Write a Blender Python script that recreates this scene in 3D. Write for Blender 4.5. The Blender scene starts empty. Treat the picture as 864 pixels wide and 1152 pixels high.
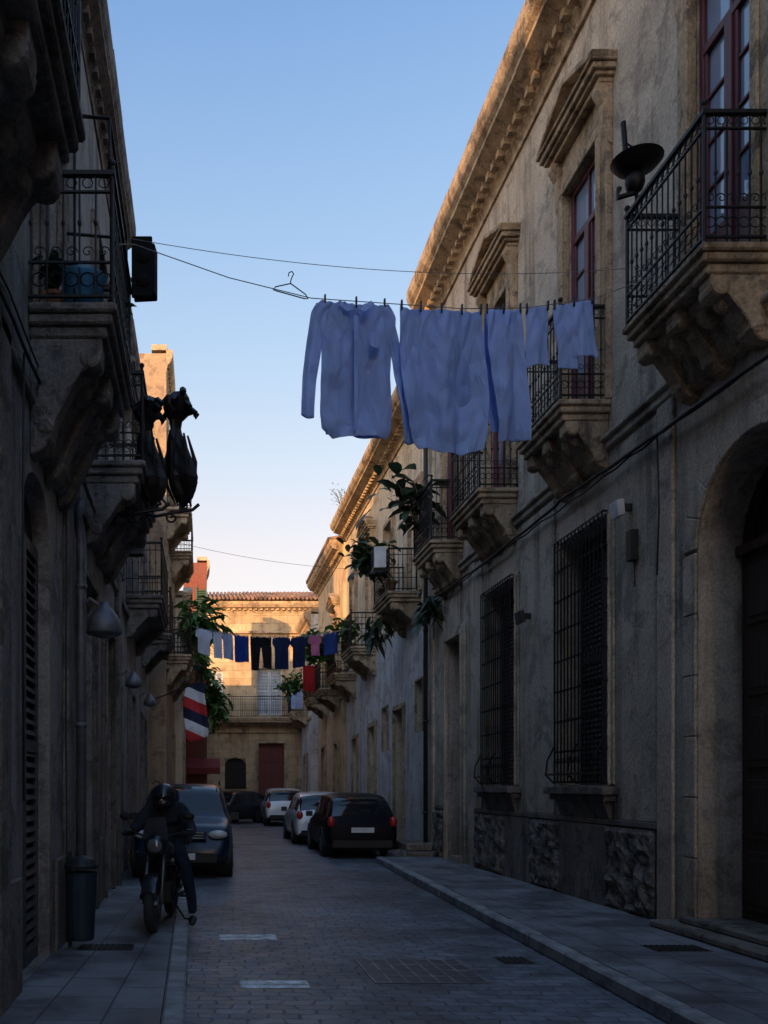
import bpy, bmesh, math, random
from mathutils import Vector, Matrix, noise
rnd = random.Random(11)
R = math.radians
sc = bpy.context.scene

# ------------------------------------------------------------------ materials
def newmat(name):
    m = bpy.data.materials.new(name); m.use_nodes = True
    nt = m.node_tree
    return m, nt, nt.nodes['Principled BSDF']
def nd(nt, t, **k):
    n = nt.nodes.new(t)
    for a, b in k.items():
        if hasattr(n, a): setattr(n, a, b)
        else: n.inputs[a].default_value = b
    return n
def noi(nt, vec, scale, detail=6, rough=.6, dist=0):
    n = nd(nt, 'ShaderNodeTexNoise'); n.inputs['Scale'].default_value = scale
    n.inputs['Detail'].default_value = min(detail, 7); n.inputs['Roughness'].default_value = rough
    n.inputs['Distortion'].default_value = dist
    nt.links.new(vec, n.inputs['Vector']); return n.outputs['Fac']
def rng(nt, v, a, b, c, d):
    n = nd(nt, 'ShaderNodeMapRange'); n.interpolation_type = 'SMOOTHSTEP'
    for i, x in enumerate((a, b, c, d)): n.inputs[i + 1].default_value = x
    nt.links.new(v, n.inputs[0]); return n.outputs[0]
def setin(nt, sock, v):
    if hasattr(v, 'is_linked') or isinstance(v, bpy.types.NodeSocket): nt.links.new(v, sock)
    elif isinstance(v, (tuple, list)): sock.default_value = (v[0], v[1], v[2], 1)
    else: sock.default_value = v
def mix(nt, fac, a, b, blend='MIX'):
    n = nd(nt, 'ShaderNodeMix'); n.data_type = 'RGBA'; n.blend_type = blend
    setin(nt, n.inputs[0], fac); setin(nt, n.inputs[6], a); setin(nt, n.inputs[7], b)
    return n.outputs[2]
def mth(nt, op, a, b=0.0):
    n = nd(nt, 'ShaderNodeMath'); n.operation = op
    setin(nt, n.inputs[0], a); setin(nt, n.inputs[1], b); return n.outputs[0]
def gray(nt, v):
    n = nd(nt, 'ShaderNodeCombineColor')
    for i in range(3): nt.links.new(v, n.inputs[i])
    return n.outputs[0]
def bump(nt, bsdf, h, strength, dist):
    n = nd(nt, 'ShaderNodeBump'); n.inputs['Strength'].default_value = strength
    n.inputs['Distance'].default_value = dist
    nt.links.new(h, n.inputs['Height']); nt.links.new(n.outputs[0], bsdf.inputs['Normal'])
def pos(nt): return nd(nt, 'ShaderNodeNewGeometry').outputs['Position']
def scaled(nt, v, s, rot=(0, 0, 0)):
    n = nd(nt, 'ShaderNodeMapping'); n.inputs['Scale'].default_value = s
    n.inputs['Rotation'].default_value = rot
    nt.links.new(v, n.inputs['Vector']); return n.outputs[0]
def sep(nt, v):
    n = nd(nt, 'ShaderNodeSeparateXYZ'); nt.links.new(v, n.inputs[0]); return n.outputs
def comb(nt, x, y, z=0.0):
    n = nd(nt, 'ShaderNodeCombineXYZ'); setin(nt, n.inputs[0], x); setin(nt, n.inputs[1], y); setin(nt, n.inputs[2], z)
    return n.outputs[0]

def plaster(name, c1, c2, c3, s=1.0, streak=.7, bs=.5, blocks=None, grime=.5, patch=(.50, .61), k=1.35):
    c1, c2, c3 = [tuple(min(.70, x * k) for x in c) for c in (c1, c2, c3)]
    m, nt, b = newmat(name); p = pos(nt)
    n1 = noi(nt, p, .55 * s, 7, .7); n2 = noi(nt, p, 1.9 * s, 7, .72, .4)
    col = mix(nt, rng(nt, n1, .40, .60, 0, 1), c1, c2)
    pt = rng(nt, n2, patch[0], patch[1], 0, .85)
    col = mix(nt, pt, col, c3)
    st = noi(nt, scaled(nt, p, (2.6, 2.6, .2)), 1.3, 6, .65)
    col = mix(nt, rng(nt, st, .47, .70, 0, streak), col, (.42, .38, .35), 'MULTIPLY')
    z = sep(nt, p)[2]
    zz = mth(nt, 'ADD', z, mth(nt, 'MULTIPLY', n2, 2.0))
    col = mix(nt, rng(nt, zz, .6, 3.8, grime, 0), col, (.50, .47, .45), 'MULTIPLY')
    f = noi(nt, p, 28, 4, .7)
    col = mix(nt, .6, col, gray(nt, rng(nt, f, .3, .7, .6, 1.35)), 'MULTIPLY')
    h = mth(nt, 'ADD', mth(nt, 'MULTIPLY', n2, 1.6), mth(nt, 'MULTIPLY', f, .35))
    h = mth(nt, 'SUBTRACT', h, mth(nt, 'MULTIPLY', pt, .4))
    if blocks:
        ax, bw, bh = blocks
        o = sep(nt, p)
        v = comb(nt, o[1] if ax == 'x' else o[0], o[2])
        br = nd(nt, 'ShaderNodeTexBrick'); nt.links.new(v, br.inputs['Vector'])
        br.inputs['Scale'].default_value = 1; br.inputs['Brick Width'].default_value = bw
        br.inputs['Row Height'].default_value = bh; br.inputs['Mortar Size'].default_value = .012
        br.inputs['Mortar Smooth'].default_value = .4
        br.inputs['Color1'].default_value = (1, 1, 1, 1); br.inputs['Color2'].default_value = (.74, .72, .7, 1)
        br.inputs['Mortar'].default_value = (.5, .47, .44, 1)
        col = mix(nt, .8, col, br.outputs['Color'], 'MULTIPLY')
        h = mth(nt, 'SUBTRACT', h, mth(nt, 'MULTIPLY', br.outputs['Fac'], .5))
    nt.links.new(col, b.inputs['Base Color']); b.inputs['Roughness'].default_value = .92
    b.inputs['Specular IOR Level'].default_value = .2
    bump(nt, b, h, bs, .035)
    return m
def M(name, c, rough=.6, metal=0, var=.35, scale=6, bs=.15, spec=.5, coat=0):
    m, nt, b = newmat(name); p = pos(nt)
    n = noi(nt, p, scale, 5, .65)
    k = gray(nt, rng(nt, n, .3, .7, 1 - var, 1 + var * .6))
    nt.links.new(mix(nt, 1.0, c, k, 'MULTIPLY'), b.inputs['Base Color'])
    b.inputs['Metallic'].default_value = metal; b.inputs['Specular IOR Level'].default_value = spec
    nt.links.new(rng(nt, n, .3, .7, rough * .85, min(1, rough * 1.2)), b.inputs['Roughness'])
    if coat: b.inputs['Coat Weight'].default_value = coat; b.inputs['Coat Roughness'].default_value = .08
    if bs: bump(nt, b, noi(nt, p, scale * 5, 3), bs, .01)
    return m
def wood(name, c, rough=.55):
    m, nt, b = newmat(name); p = pos(nt)
    n = noi(nt, scaled(nt, p, (14, 14, .8)), 1.5, 5, .6, .6)
    col = mix(nt, rng(nt, n, .3, .7, 0, 1), tuple(x * .6 for x in c), tuple(x * 1.25 for x in c))
    nt.links.new(col, b.inputs['Base Color']); b.inputs['Roughness'].default_value = rough
    bump(nt, b, n, .25, .01); return m
def glassy(name, c=(.02, .025, .03), rough=.06, ior=1.6):
    m, nt, b = newmat(name); p = pos(nt)
    b.inputs['Base Color'].default_value = (*c, 1); b.inputs['IOR'].default_value = ior
    n = noi(nt, p, 2.2, 3); nt.links.new(rng(nt, n, .3, .7, rough * .6, rough * 1.8), b.inputs['Roughness'])
    bump(nt, b, n, .04, .02); return m
def cloth_mat(name, c, tr=.4):
    m, nt, b = newmat(name); p = pos(nt)
    n = noi(nt, p, 3, 5); col = mix(nt, rng(nt, n, .3, .7, 0, 1), tuple(x * .9 for x in c), c)
    nt.links.new(col, b.inputs['Base Color']); b.inputs['Roughness'].default_value = .9
    b.inputs['Specular IOR Level'].default_value = .15
    w = noi(nt, scaled(nt, p, (1, 1, .4)), 7, 5, .6, 1.0); bump(nt, b, w, 1.0, .05)
    t = nd(nt, 'ShaderNodeBsdfTranslucent'); nt.links.new(col, t.inputs[0])
    mx = nd(nt, 'ShaderNodeMixShader'); mx.inputs[0].default_value = tr
    nt.links.new(b.outputs[0], mx.inputs[1]); nt.links.new(t.outputs[0], mx.inputs[2])
    nt.links.new(mx.outputs[0], nt.nodes['Material Output'].inputs[0]); return m
def leafmat(name, c):
    m, nt, b = newmat(name); p = pos(nt)
    n = noi(nt, p, 5, 3); col = mix(nt, rng(nt, n, .35, .65, 0, 1), tuple(x * .5 for x in c), tuple(x * 1.3 for x in c))
    nt.links.new(col, b.inputs['Base Color']); b.inputs['Roughness'].default_value = .4
    t = nd(nt, 'ShaderNodeBsdfTranslucent'); nt.links.new(col, t.inputs[0])
    mx = nd(nt, 'ShaderNodeMixShader'); mx.inputs[0].default_value = .25
    nt.links.new(b.outputs[0], mx.inputs[1]); nt.links.new(t.outputs[0], mx.inputs[2])
    nt.links.new(mx.outputs[0], nt.nodes['Material Output'].inputs[0]); return m

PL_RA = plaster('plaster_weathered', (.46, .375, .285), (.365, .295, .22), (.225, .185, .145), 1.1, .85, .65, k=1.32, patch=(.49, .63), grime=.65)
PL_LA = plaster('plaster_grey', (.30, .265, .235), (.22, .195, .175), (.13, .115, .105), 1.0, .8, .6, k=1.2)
PL_RB = plaster('plaster_cream', (.50, .42, .31), (.44, .35, .25), (.30, .24, .17), .9, .6, .4)
PL_RBW = plaster('plaster_whitewash', (.50, .48, .46), (.42, .40, .38), (.30, .27, .24), 1.2, .6, .4)
PL_RC = plaster('plaster_yellow', (.50, .37, .22), (.42, .30, .18), (.28, .2, .13), 1.0, .5, .4)
PL_LC = plaster('plaster_ochre', (.40, .29, .19), (.32, .23, .15), (.2, .14, .1), 1.2, .8, .5, k=1.0)
PL_RED = plaster('plaster_red', (.22, .075, .055), (.19, .065, .045), (.17, .09, .06), 1.0, .5, .3, k=1.0)
PL_FAR = plaster('stone_block_far', (.52, .40, .25), (.44, .32, .19), (.32, .23, .14), .8, .5, .5, ('y', .8, .38), k=1.15)
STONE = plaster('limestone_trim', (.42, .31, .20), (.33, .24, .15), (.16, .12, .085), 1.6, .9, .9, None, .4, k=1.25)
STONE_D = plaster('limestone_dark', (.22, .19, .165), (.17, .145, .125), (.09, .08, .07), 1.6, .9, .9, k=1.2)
ROCK = plaster('rough_rock', (.20, .17, .145), (.12, .105, .09), (.06, .05, .045), 4.0, .4, 1.0, None, .3, (.42, .6), k=1.4)
IRON = M('wrought_iron', (.018, .017, .017), .5, .6, .4, 30, .3)
IRON2 = M('iron_dusty', (.035, .032, .03), .6, .4, .4, 20, .3)
MAROON = wood('maroon_wood', (.12, .025, .028)); BROWN = wood('brown_wood', (.055, .030, .022))
GREYW = wood('grey_shutter_wood', (.08, .072, .068)); GREENW = wood('green_shutter_wood', (.03, .09, .06))
WHITEW = wood('white_shutter_wood', (.45, .48, .5)); DREDW = wood('dark_red_door', (.13, .02, .02))
GLASS = glassy('window_glass', (.24, .31, .42), .05, 2.1); CGLASS = glassy('car_glass', (.01, .013, .016), .04, 1.5)  # window panes: pale blue base colour paints in the reflected sky
PIPE = M('zinc_pipe', (.15, .16, .18), .5, .4); BLACKP = M('black_plastic', (.02, .02, .02), .5, spec=.3)
RUBBER = M('tyre_rubber', (.02, .02, .02), .85)
CABLE = M('cable_black', (.015, .015, .015), .6); WIRE = M('line_wire', (.2, .2, .21), .5, .1)
LAMPG = M('lamp_glass', (.5, .52, .52), .15, 0, .1, 5, 0, .6); REDG = M('tail_lamp_red', (.4, .02, .02), .2, 0, .1, 5, 0)
LAMPD = M('lamp_lens_dark', (.12, .12, .13), .12, .3, .1, 5, 0, .6)
WHITEP = M('white_enamel', (.6, .62, .62), .4, 0, .2, 5, .05); TERRA = M('terracotta', (.30, .14, .08), .85, 0, .6, 3)
TILE = M('old_roof_tile', (.24, .135, .085), .9, 0, .8, 1.6, .4)
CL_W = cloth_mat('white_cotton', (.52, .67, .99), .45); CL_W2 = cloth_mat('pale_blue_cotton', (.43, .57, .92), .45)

# ------------------------------------------------------------------ mesh builder
def I(u, d, z): return Vector((u, d, z))
def frame(ox, oy, U, N):
    U = Vector((U[0], U[1], 0)).normalized(); N = Vector((N[0], N[1], 0)).normalized()
    return lambda u, d, z: Vector((ox, oy, 0)) + U * u + N * d + Vector((0, 0, z))
def grp(name, loc):
    e = bpy.data.objects.new(name, None); e.location = loc; e.empty_display_size = .3
    sc.collection.objects.link(e); return e
class MB:
    def __init__(s, F=None): s.v = []; s.f = []; s.F = F or I
    def add(s, vs, fs):
        o = len(s.v); s.v += [s.F(*p) for p in vs]; s.f += [tuple(i + o for i in f) for f in fs]; return s
    def box(s, a, b, c, d, e, f):
        return s.add([(a, c, e), (b, c, e), (b, d, e), (a, d, e), (a, c, f), (b, c, f), (b, d, f), (a, d, f)],
                     [(0, 3, 2, 1), (4, 5, 6, 7), (0, 1, 5, 4), (1, 2, 6, 5), (2, 3, 7, 6), (3, 0, 4, 7)])
    def prism(s, prof, u0, u1):   # profile (d,z) along u
        n = len(prof)
        vs = [(u0, d, z) for d, z in prof] + [(u1, d, z) for d, z in prof]
        fs = [(i, (i + 1) % n, (i + 1) % n + n, i + n) for i in range(n)] + [tuple(range(n))[::-1], tuple(range(n, 2 * n))]
        return s.add(vs, fs)
    def plate(s, poly, d0, d1):    # polygon (u,z) along d
        n = len(poly)
        vs = [(u, d0, z) for u, z in poly] + [(u, d1, z) for u, z in poly]
        fs = [(i, (i + 1) % n, (i + 1) % n + n, i + n) for i in range(n)] + [tuple(range(n))[::-1], tuple(range(n, 2 * n))]
        return s.add(vs, fs)
    def slab(s, poly, z0, z1):     # polygon (x,y) extruded in z
        n = len(poly)
        vs = [(x, y, z0) for x, y in poly] + [(x, y, z1) for x, y in poly]
        fs = [(i, (i + 1) % n, (i + 1) % n + n, i + n) for i in range(n)] + [tuple(range(n))[::-1], tuple(range(n, 2 * n))]
        return s.add(vs, fs)
    def tube(s, pts, r, n=6, cap=True):
        P = [Vector(p) for p in pts]; k = len(P)
        rr = r if isinstance(r, (list, tuple)) else [r] * k
        vs = []; up = None
        for i in range(k):
            t = (P[min(i + 1, k - 1)] - P[max(i - 1, 0)])
            if t.length < 1e-9: t = Vector((0, 0, 1))
            t.normalize()
            a = up if up is not None else (Vector((0, 0, 1)) if abs(t.z) < .9 else Vector((1, 0, 0)))
            x = (a - t * a.dot(t))
            if x.length < 1e-4: x = Vector((1, 0, 0)) - t * t.x
            x.normalize(); up = x; y = t.cross(x)
            for j in range(n):
                q = 2 * math.pi * j / n
                w = P[i] + (x * math.cos(q) + y * math.sin(q)) * rr[i]; vs.append(tuple(w))
        fs = [(i * n + j, i * n + (j + 1) % n, (i + 1) * n + (j + 1) % n, (i + 1) * n + j) for i in range(k - 1) for j in range(n)]
        if cap: fs += [tuple(range(n))[::-1], tuple(range((k - 1) * n, k * n))]
        return s.add(vs, fs)
    def lathe(s, c, prof, n=16, axis=2, jit=0):
        vs = []
        for r, h in prof:
            for j in range(n):
                q = 2 * math.pi * j / n; k = r * (1 + (rnd.uniform(-jit, jit) if jit else 0))
                a, b = k * math.cos(q), k * math.sin(q)
                p = (a, b, h) if axis == 2 else ((h, a, b) if axis == 0 else (a, h, b))
                vs.append((c[0] + p[0], c[1] + p[1], c[2] + p[2]))
        k = len(prof)
        fs = [(i * n + j, i * n + (j + 1) % n, (i + 1) * n + (j + 1) % n, (i + 1) * n + j) for i in range(k - 1) for j in range(n)]
        fs += [tuple(range(n))[::-1], tuple(range((k - 1) * n, k * n))]
        return s.add(vs, fs)
    def ball(s, c, r, n=14, m=9):
        if not isinstance(r, (tuple, list)): r = (r, r, r)
        vs = []
        for i in range(m + 1):
            th = math.pi * (i + .02) / (m + .04)
            for j in range(n):
                q = 2 * math.pi * j / n
                vs.append((c[0] + r[0] * math.sin(th) * math.cos(q), c[1] + r[1] * math.sin(th) * math.sin(q), c[2] + r[2] * math.cos(th)))
        fs = [(i * n + j, i * n + (j + 1) % n, (i + 1) * n + (j + 1) % n, (i + 1) * n + j) for i in range(m) for j in range(n)]
        fs += [tuple(range(n))[::-1], tuple(range(m * n, (m + 1) * n))]
        return s.add(vs, fs)
    def ring(s, c, Rr, r, ax='d', n=10, m=4):
        pts = []
        for i in range(n + 1):
            q = 2 * math.pi * i / n; a, b = Rr * math.cos(q), Rr * math.sin(q)
            pts.append((c[0] + a, c[1], c[2] + b) if ax == 'd' else (c[0], c[1] + a, c[2] + b))
        return s.tube(pts, r, m)
    def scroll(s, c, R0, turns, r, a0=0, ax='d', sg=1, n=22):
        pts = []
        for i in range(n + 1):
            t = i / n; q = a0 + sg * turns * 2 * math.pi * t; k = R0 * (1 - .85 * t)
            a, b = k * math.cos(q), k * math.sin(q)
            pts.append((c[0] + a, c[1], c[2] + b) if ax == 'd' else (c[0], c[1] + a, c[2] + b))
        return s.tube(pts, r, 5)
    def wall(s, u0, u1, z0, z1, holes=(), dep=.3, d=0.0):
        us = sorted({u0, u1} | {h[0] for h in holes} | {h[1] for h in holes})
        zs = sorted({z0, z1} | {h[2] for h in holes} | {h[3] for h in holes})
        for i in range(len(us) - 1):
            for j in range(len(zs) - 1):
                a, b, c, e = us[i], us[i + 1], zs[j], zs[j + 1]; mu, mz = (a + b) / 2, (c + e) / 2
                if any(h[0] < mu < h[1] and h[2] < mz < h[3] for h in holes): continue
                s.add([(a, d, c), (b, d, c), (b, d, e), (a, d, e)], [(0, 1, 2, 3)])
        for h in holes:
            a, b, c, e = h[:4]; rise = h[4] if len(h) > 4 else 0; D = d - dep; t = e - rise
            s.add([(a, d, c), (a, D, c), (a, D, t), (a, d, t)], [(0, 1, 2, 3)])
            s.add([(b, d, c), (b, D, c), (b, D, t), (b, d, t)], [(0, 1, 2, 3)])
            s.add([(a, d, c), (b, d, c), (b, D, c), (a, D, c)], [(0, 1, 2, 3)])
            if not rise: s.add([(a, d, e), (b, d, e), (b, D, e), (a, D, e)], [(0, 1, 2, 3)])
            else:
                m, hw, K = (a + b) / 2, (b - a) / 2, 16
                pt = [(m - hw * math.cos(math.pi * i / K), t + rise * math.sin(math.pi * i / K)) for i in range(K + 1)]
                for i in range(K):
                    p, q = pt[i], pt[i + 1]
                    s.add([(p[0], d, p[1]), (q[0], d, q[1]), (q[0], D, q[1]), (p[0], D, p[1])], [(0, 1, 2, 3)])
                    k = a if i < K // 2 else b
                    s.add([(k, d, e), (p[0], d, p[1]), (q[0], d, q[1])], [(0, 1, 2)])
        return s
    def shell(s, u0, u1, z1, back):
        for u in (u0, u1): s.add([(u, 0, 0), (u, -back, 0), (u, -back, z1), (u, 0, z1)], [(0, 1, 2, 3)])
        s.add([(u0, -back, 0), (u1, -back, 0), (u1, -back, z1), (u0, -back, z1)], [(0, 1, 2, 3)])
        s.add([(u0, 0, z1), (u1, 0, z1), (u1, -back, z1), (u0, -back, z1)], [(0, 1, 2, 3)]); return s
    def obj(s, name, parent, mat, smooth=False, bevel=0, recalc=True, sub=0, top=False):
        if not s.v: return None
        me = bpy.data.meshes.new(name); off = parent.location if parent else Vector((0, 0, 0))
        me.from_pydata([tuple(v - off) for v in s.v], [], s.f)
        if recalc:
            bm = bmesh.new(); bm.from_mesh(me); bmesh.ops.recalc_face_normals(bm, faces=bm.faces); bm.to_mesh(me); bm.free()
        for m in (mat if isinstance(mat, list) else [mat]): me.materials.append(m)
        if smooth: me.polygons.foreach_set('use_smooth', [True] * len(me.polygons))
        o = bpy.data.objects.new(name, me); sc.collection.objects.link(o)
        if parent: o.parent = parent
        if bevel:
            b = o.modifiers.new('bevel', 'BEVEL'); b.width = bevel; b.segments = 1; b.limit_method = 'ANGLE'
        if sub:
            b = o.modifiers.new('sub', 'SUBSURF'); b.levels = sub; b.render_levels = sub
        return o

# ------------------------------------------------------------------ architectural parts
def balcony(F, P, uc, w, z, proj=.65, rh=1.1, stone=STONE, heavy=False, drop=.85, ornate=True, thick=.24, iron=IRON, gap=.105):
    u0, u1 = uc - w / 2, uc + w / 2
    b = MB(F)
    b.box(u0, u1, 0, proj, z - .07, z)
    b.box(u0 + .03, u1 - .03, 0, proj - .035, z - .15, z - .07)
    b.box(u0 + .07, u1 - .07, 0, proj - .08, z - thick, z - .15)
    b.obj('balcony_slab', P, stone, bevel=.015)
    zb = z - thick; c = MB(F); q = proj - .12
    pf = [(0, 0), (q, 0), (q, -.1), (q - .05, -.17), (q - .16, -.22), (q * .62, -.3), (q * .5, -.42), (.2, -.55), (.16, -.68), (.1, -.76), (0, -.8)]
    k = drop / .8
    cw = .2
    for uu in ([u0 + .12, u1 - .12 - cw] if not heavy else [u0 + .08, uc - cw / 2, u1 - .08 - cw]):
        c.prism([(d, zb + zz * k) for d, zz in pf], uu, uu + cw)
        c.lathe((uu - .02, q - .09, zb - .13 * k), [(.075, 0), (.09, .02), (.09, cw + .02), (.075, cw + .04)], 12, 0)
        c.lathe((uu - .015, .12, zb - .6 * k), [(.06, 0), (.07, .02), (.07, cw + .01), (.06, cw + .03)], 12, 0)
    s2 = .82 if heavy else .5
    c.prism([(d * s2, zb + zz * k * (.9 if heavy else .5)) for d, zz in pf], u0 + .2, u1 - .2)
    if heavy:
        for i in range(5):
            uu = u0 + .25 + (u1 - u0 - .5) * i / 4
            c.ball((uu, q * .55, zb - .2 * k), (.1, .13, .12), 10, 6)
    c.obj('balcony_corbels', P, stone, bevel=.012)
    r = MB(F); e = .04; zr = z + rh
    A, B, D = u0 + e, u1 - e, proj - e
    for zz, h in ((zr, .025), (zr - .14, .012), (z + .06, .014), (z + .32, .012)):
        r.box(A - h, B + h, D - h, D + h, zz - h * .8, zz + h * .6)
        for U in (A, B): r.box(U - h, U + h, 0, D - h, zz - h * .8 + .001, zz + h * .6 - .001)
    def bars(n, fn, ax):
        for i in range(n + 1):
            u, d = fn(i / n)
            r.tube([(u, d, z + .005), (u, d, zr)], .0085, 5)
            r.ball((u, d, z + .62), (.018, .018, .03), 6, 4)
            if ornate and i < n:
                u2, d2 = fn((i + .5) / n)
                r.ring((u2, d2, z + .19), gap * .46, .006, ax, 8)
                r.ring((u2, d2, zr - .07), gap * .34, .005, ax, 7)
                r.scroll((u2, d2, z + .40), .05, 1.2, .005, 0, ax, 1, 10)
    n = max(4, round((B - A) / gap)); bars(n, lambda t: (A + (B - A) * t, D), 'd')
    n = max(3, round(D / gap))
    for U in (A, B): bars(n, lambda t, U=U: (U, .02 + (D - .02) * t), 'u')
    for U in (A, B):
        r.tube([(U, D, z), (U, D, zr + .06)], .018, 6); r.ball((U, D, zr + .08), .03, 8, 6)
    r.obj('balcony_railing', P, iron)
def frenchwin(F, P, uc, w, z0, z1, d=-.22, wm=MAROON, rows=4, shut=None):
    a, b = uc - w / 2, uc + w / 2; f = MB(F)
    f.box(a, a + .07, d, d + .08, z0, z1); f.box(b - .07, b, d, d + .08, z0, z1)
    f.box(a + .07, b - .07, d, d + .08, z1 - .07, z1); f.box(a + .07, b - .07, d, d + .08, z0, z0 + .1)
    zt = z1 - .75; f.box(a + .07, b - .07, d + .005, d + .085, zt, zt + .09)
    f.box(uc - .06, uc + .06, d + .01, d + .10, z0 + .1, zt)
    for sgn in (-1, 1):
        x0, x1 = (a + .07, uc - .06) if sgn < 0 else (uc + .06, b - .07)
        f.box(x0, x0 + .05, d + .005, d + .07, z0 + .1, zt); f.box(x1 - .05, x1, d + .005, d + .07, z0 + .1, zt)
        f.box(x0 + .05, x1 - .05, d + .01, d + .06, z0 + .1, z0 + .75)
        for i in range(1, rows):
            zz = z0 + .75 + (zt - z0 - .75) * i / rows
            f.box(x0 + .05, x1 - .05, d + .01, d + .06, zz - .018, zz + .018)
    f.box(uc - .02, uc + .02, d + .01, d + .07, zt + .09, z1 - .07)
    f.obj('window_frame', P, wm, bevel=.006)
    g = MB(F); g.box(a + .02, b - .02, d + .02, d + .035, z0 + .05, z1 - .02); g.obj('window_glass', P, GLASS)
def shutter(F, P, uc, w, z0, z1, d=-.1, wm=GREYW, pitch=.07):
    a, b = uc - w / 2, uc + w / 2; f = MB(F)
    for x0, x1 in ((a, uc - .006), (uc + .006, b)):
        for y0, y1 in ((x0, x0 + .06), (x1 - .06, x1)): f.box(y0, y1, d - .04, d, z0, z1)
        for zz in (z0, (z0 + z1) / 2, z1 - .1): f.box(x0 + .06, x1 - .06, d - .038, d - .002, zz, zz + .1)
        n = int((z1 - z0) / pitch)
        for i in range(n):
            zz = z0 + (z1 - z0) * i / n
            f.prism([(d - .035, zz + .045), (d - .03, zz + .055), (d - .004, zz + .012), (d - .009, zz + .002)], x0 + .06, x1 - .06)
    f.obj('louvred_shutter', P, wm)
    g = MB(F); g.box(a + .01, b - .01, d - .09, d - .06, z0 + .01, z1 - .01); g.obj('shutter_backing', P, BLACKP)
def paneldoor(F, P, a, b, z0, z1, d=-.3, wm=BROWN, rise=0):
    f = MB(F); uc = (a + b) / 2; t = z1 - rise
    K = 16; hw = (b - a) / 2
    poly = [(a, z0), (b, z0)] + [(uc + hw * math.cos(math.pi * i / K), t + rise * math.sin(math.pi * i / K)) for i in range(K + 1)] if rise else [(a, z0), (b, z0), (b, z1), (a, z1)]
    f.plate(poly, d - .04, d)
    for x0, x1 in ((a + .04, uc - .02), (uc + .02, b - .04)):
        n = max(2, round((t - z0) / .8))
        for i in range(n):
            y0 = z0 + .12 + (t - z0 - .2) * i / n; y1 = z0 + (t - z0 - .2) * (i + 1) / n
            f.box(x0 + .07, x1 - .07, d - .001, d + .025, y0, y1)
            f.box(x0 + .14, x1 - .14, d + .024, d + .04, y0 + .07, y1 - .07)
    f.box(uc - .02, uc + .02, d - .001, d + .05, z0, t)
    f.box(a, b, d - .001, d + .07, t - .08, t + .02)
    f.obj('door_leaves', P, wm, bevel=.008)
    if rise:
        g = MB(F)
        for i in range(1, 8):
            q = math.pi * i / 8; g.tube([(uc, d + .03, t + .02), (uc + hw * .95 * math.cos(q), d + .03, t + rise * .95 * math.sin(q))], .01, 5)
        for k in (.4, .7):
            g.tube([(uc + hw * k * math.cos(math.pi * i / 12), d + .03, t + .02 + rise * k * math.sin(math.pi * i / 12)) for i in range(13)], .01, 5)
        g.obj('fanlight_grille', P, IRON)
def surround(F, P, uc, w, z0, z1, fw=.2, pr=.07, ped=False, mat=STONE, base=True):
    a, b = uc - w / 2, uc + w / 2; t = MB(F)
    for k, (x, p) in enumerate(((fw, pr), (fw * .45, pr + .035))):
        t.box(a - x, a, 0 if k == 0 else pr - .001, p, z0, z1); t.box(b, b + x, 0 if k == 0 else pr - .001, p, z0, z1)
    t.box(a - fw, b + fw, 0, pr, z1, z1 + fw); t.box(a - fw * .45, b + fw * .45, pr - .001, pr + .035, z1, z1 + fw * .45)
    if ped:
        z = z1 + fw
        t.box(a - fw + .02, b + fw - .02, 0, pr - .02, z, z + .28)
        for x in (a - fw - .02, b + fw - .14):   # consoles
            t.prism([(0, z + .28), (.2, z + .28), (.2, z + .2), (.12, z + .05), (.1, z - .3), (.05, z - .45), (0, z - .47)], x, x + .16)
        z += .28
        for i, (h, p, o) in enumerate(((.06, .18, .03), (.05, .24, .07), (.08, .29, .11), (.04, .33, .14))):
            t.box(a - fw - o, b + fw + o, 0, p, z, z + h); z += h
        A, B = a - fw - .12, b + fw + .12
        t.plate([(A, z), (B, z), (uc, z + .34)], 0, .18)
        for s1 in (-1, 1):
            e0 = uc + s1 * (B - A) / 2
            t.plate([(e0, z), (uc, z + .34), (uc, z + .42), (e0 + s1 * .03, z + .07)], 0, .32)
    t.obj('stone_surround', P, mat, bevel=.01)
def cornice(F, P, u0, u1, z, proj=.5, h=.7, mat=STONE, dent=True, tiles=False):
    c = MB(F)
    pf = [(0, 0), (.08, 0), (.08, .12), (.13, .18), (.2, .22), (.2, .3), (.55, .42), (.8, .5), (.8, .58), (.92, .66), (1.0, .8), (1.0, 1.0), (0, 1.0)]
    n = max(1, int((u1 - u0) / 1.1))
    for i in range(n):
        a, b = u0 + (u1 - u0) * i / n, u0 + (u1 - u0) * (i + .992) / n; j = rnd.uniform(-.006, .006)
        c.prism([(max(0, d * proj + (j if d else 0)), z - h + zz * h) for d, zz in pf], a, b)
    if dent:
        n = int((u1 - u0) / .26)
        for i in range(n):
            u = u0 + (i + .3) * (u1 - u0) / n
            c.box(u, u + .13, proj * .15, proj * .42, z - h + .24 * h, z - h + .40 * h)
    c.box(u0, u1, -.4, proj * .1, z - .01, z + .14)
    c.obj('roof_cornice', P, mat)
    if tiles:
        t = MB(F); n = int((u1 - u0) / .2)
        for i in range(n):
            u = u0 + (i + .5) * (u1 - u0) / n
            t.tube([(u, proj + .05, z + .03), (u, -.5, z + .22)], .075, 7)
        t.obj('eave_tiles', P, TILE, smooth=True)
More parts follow.
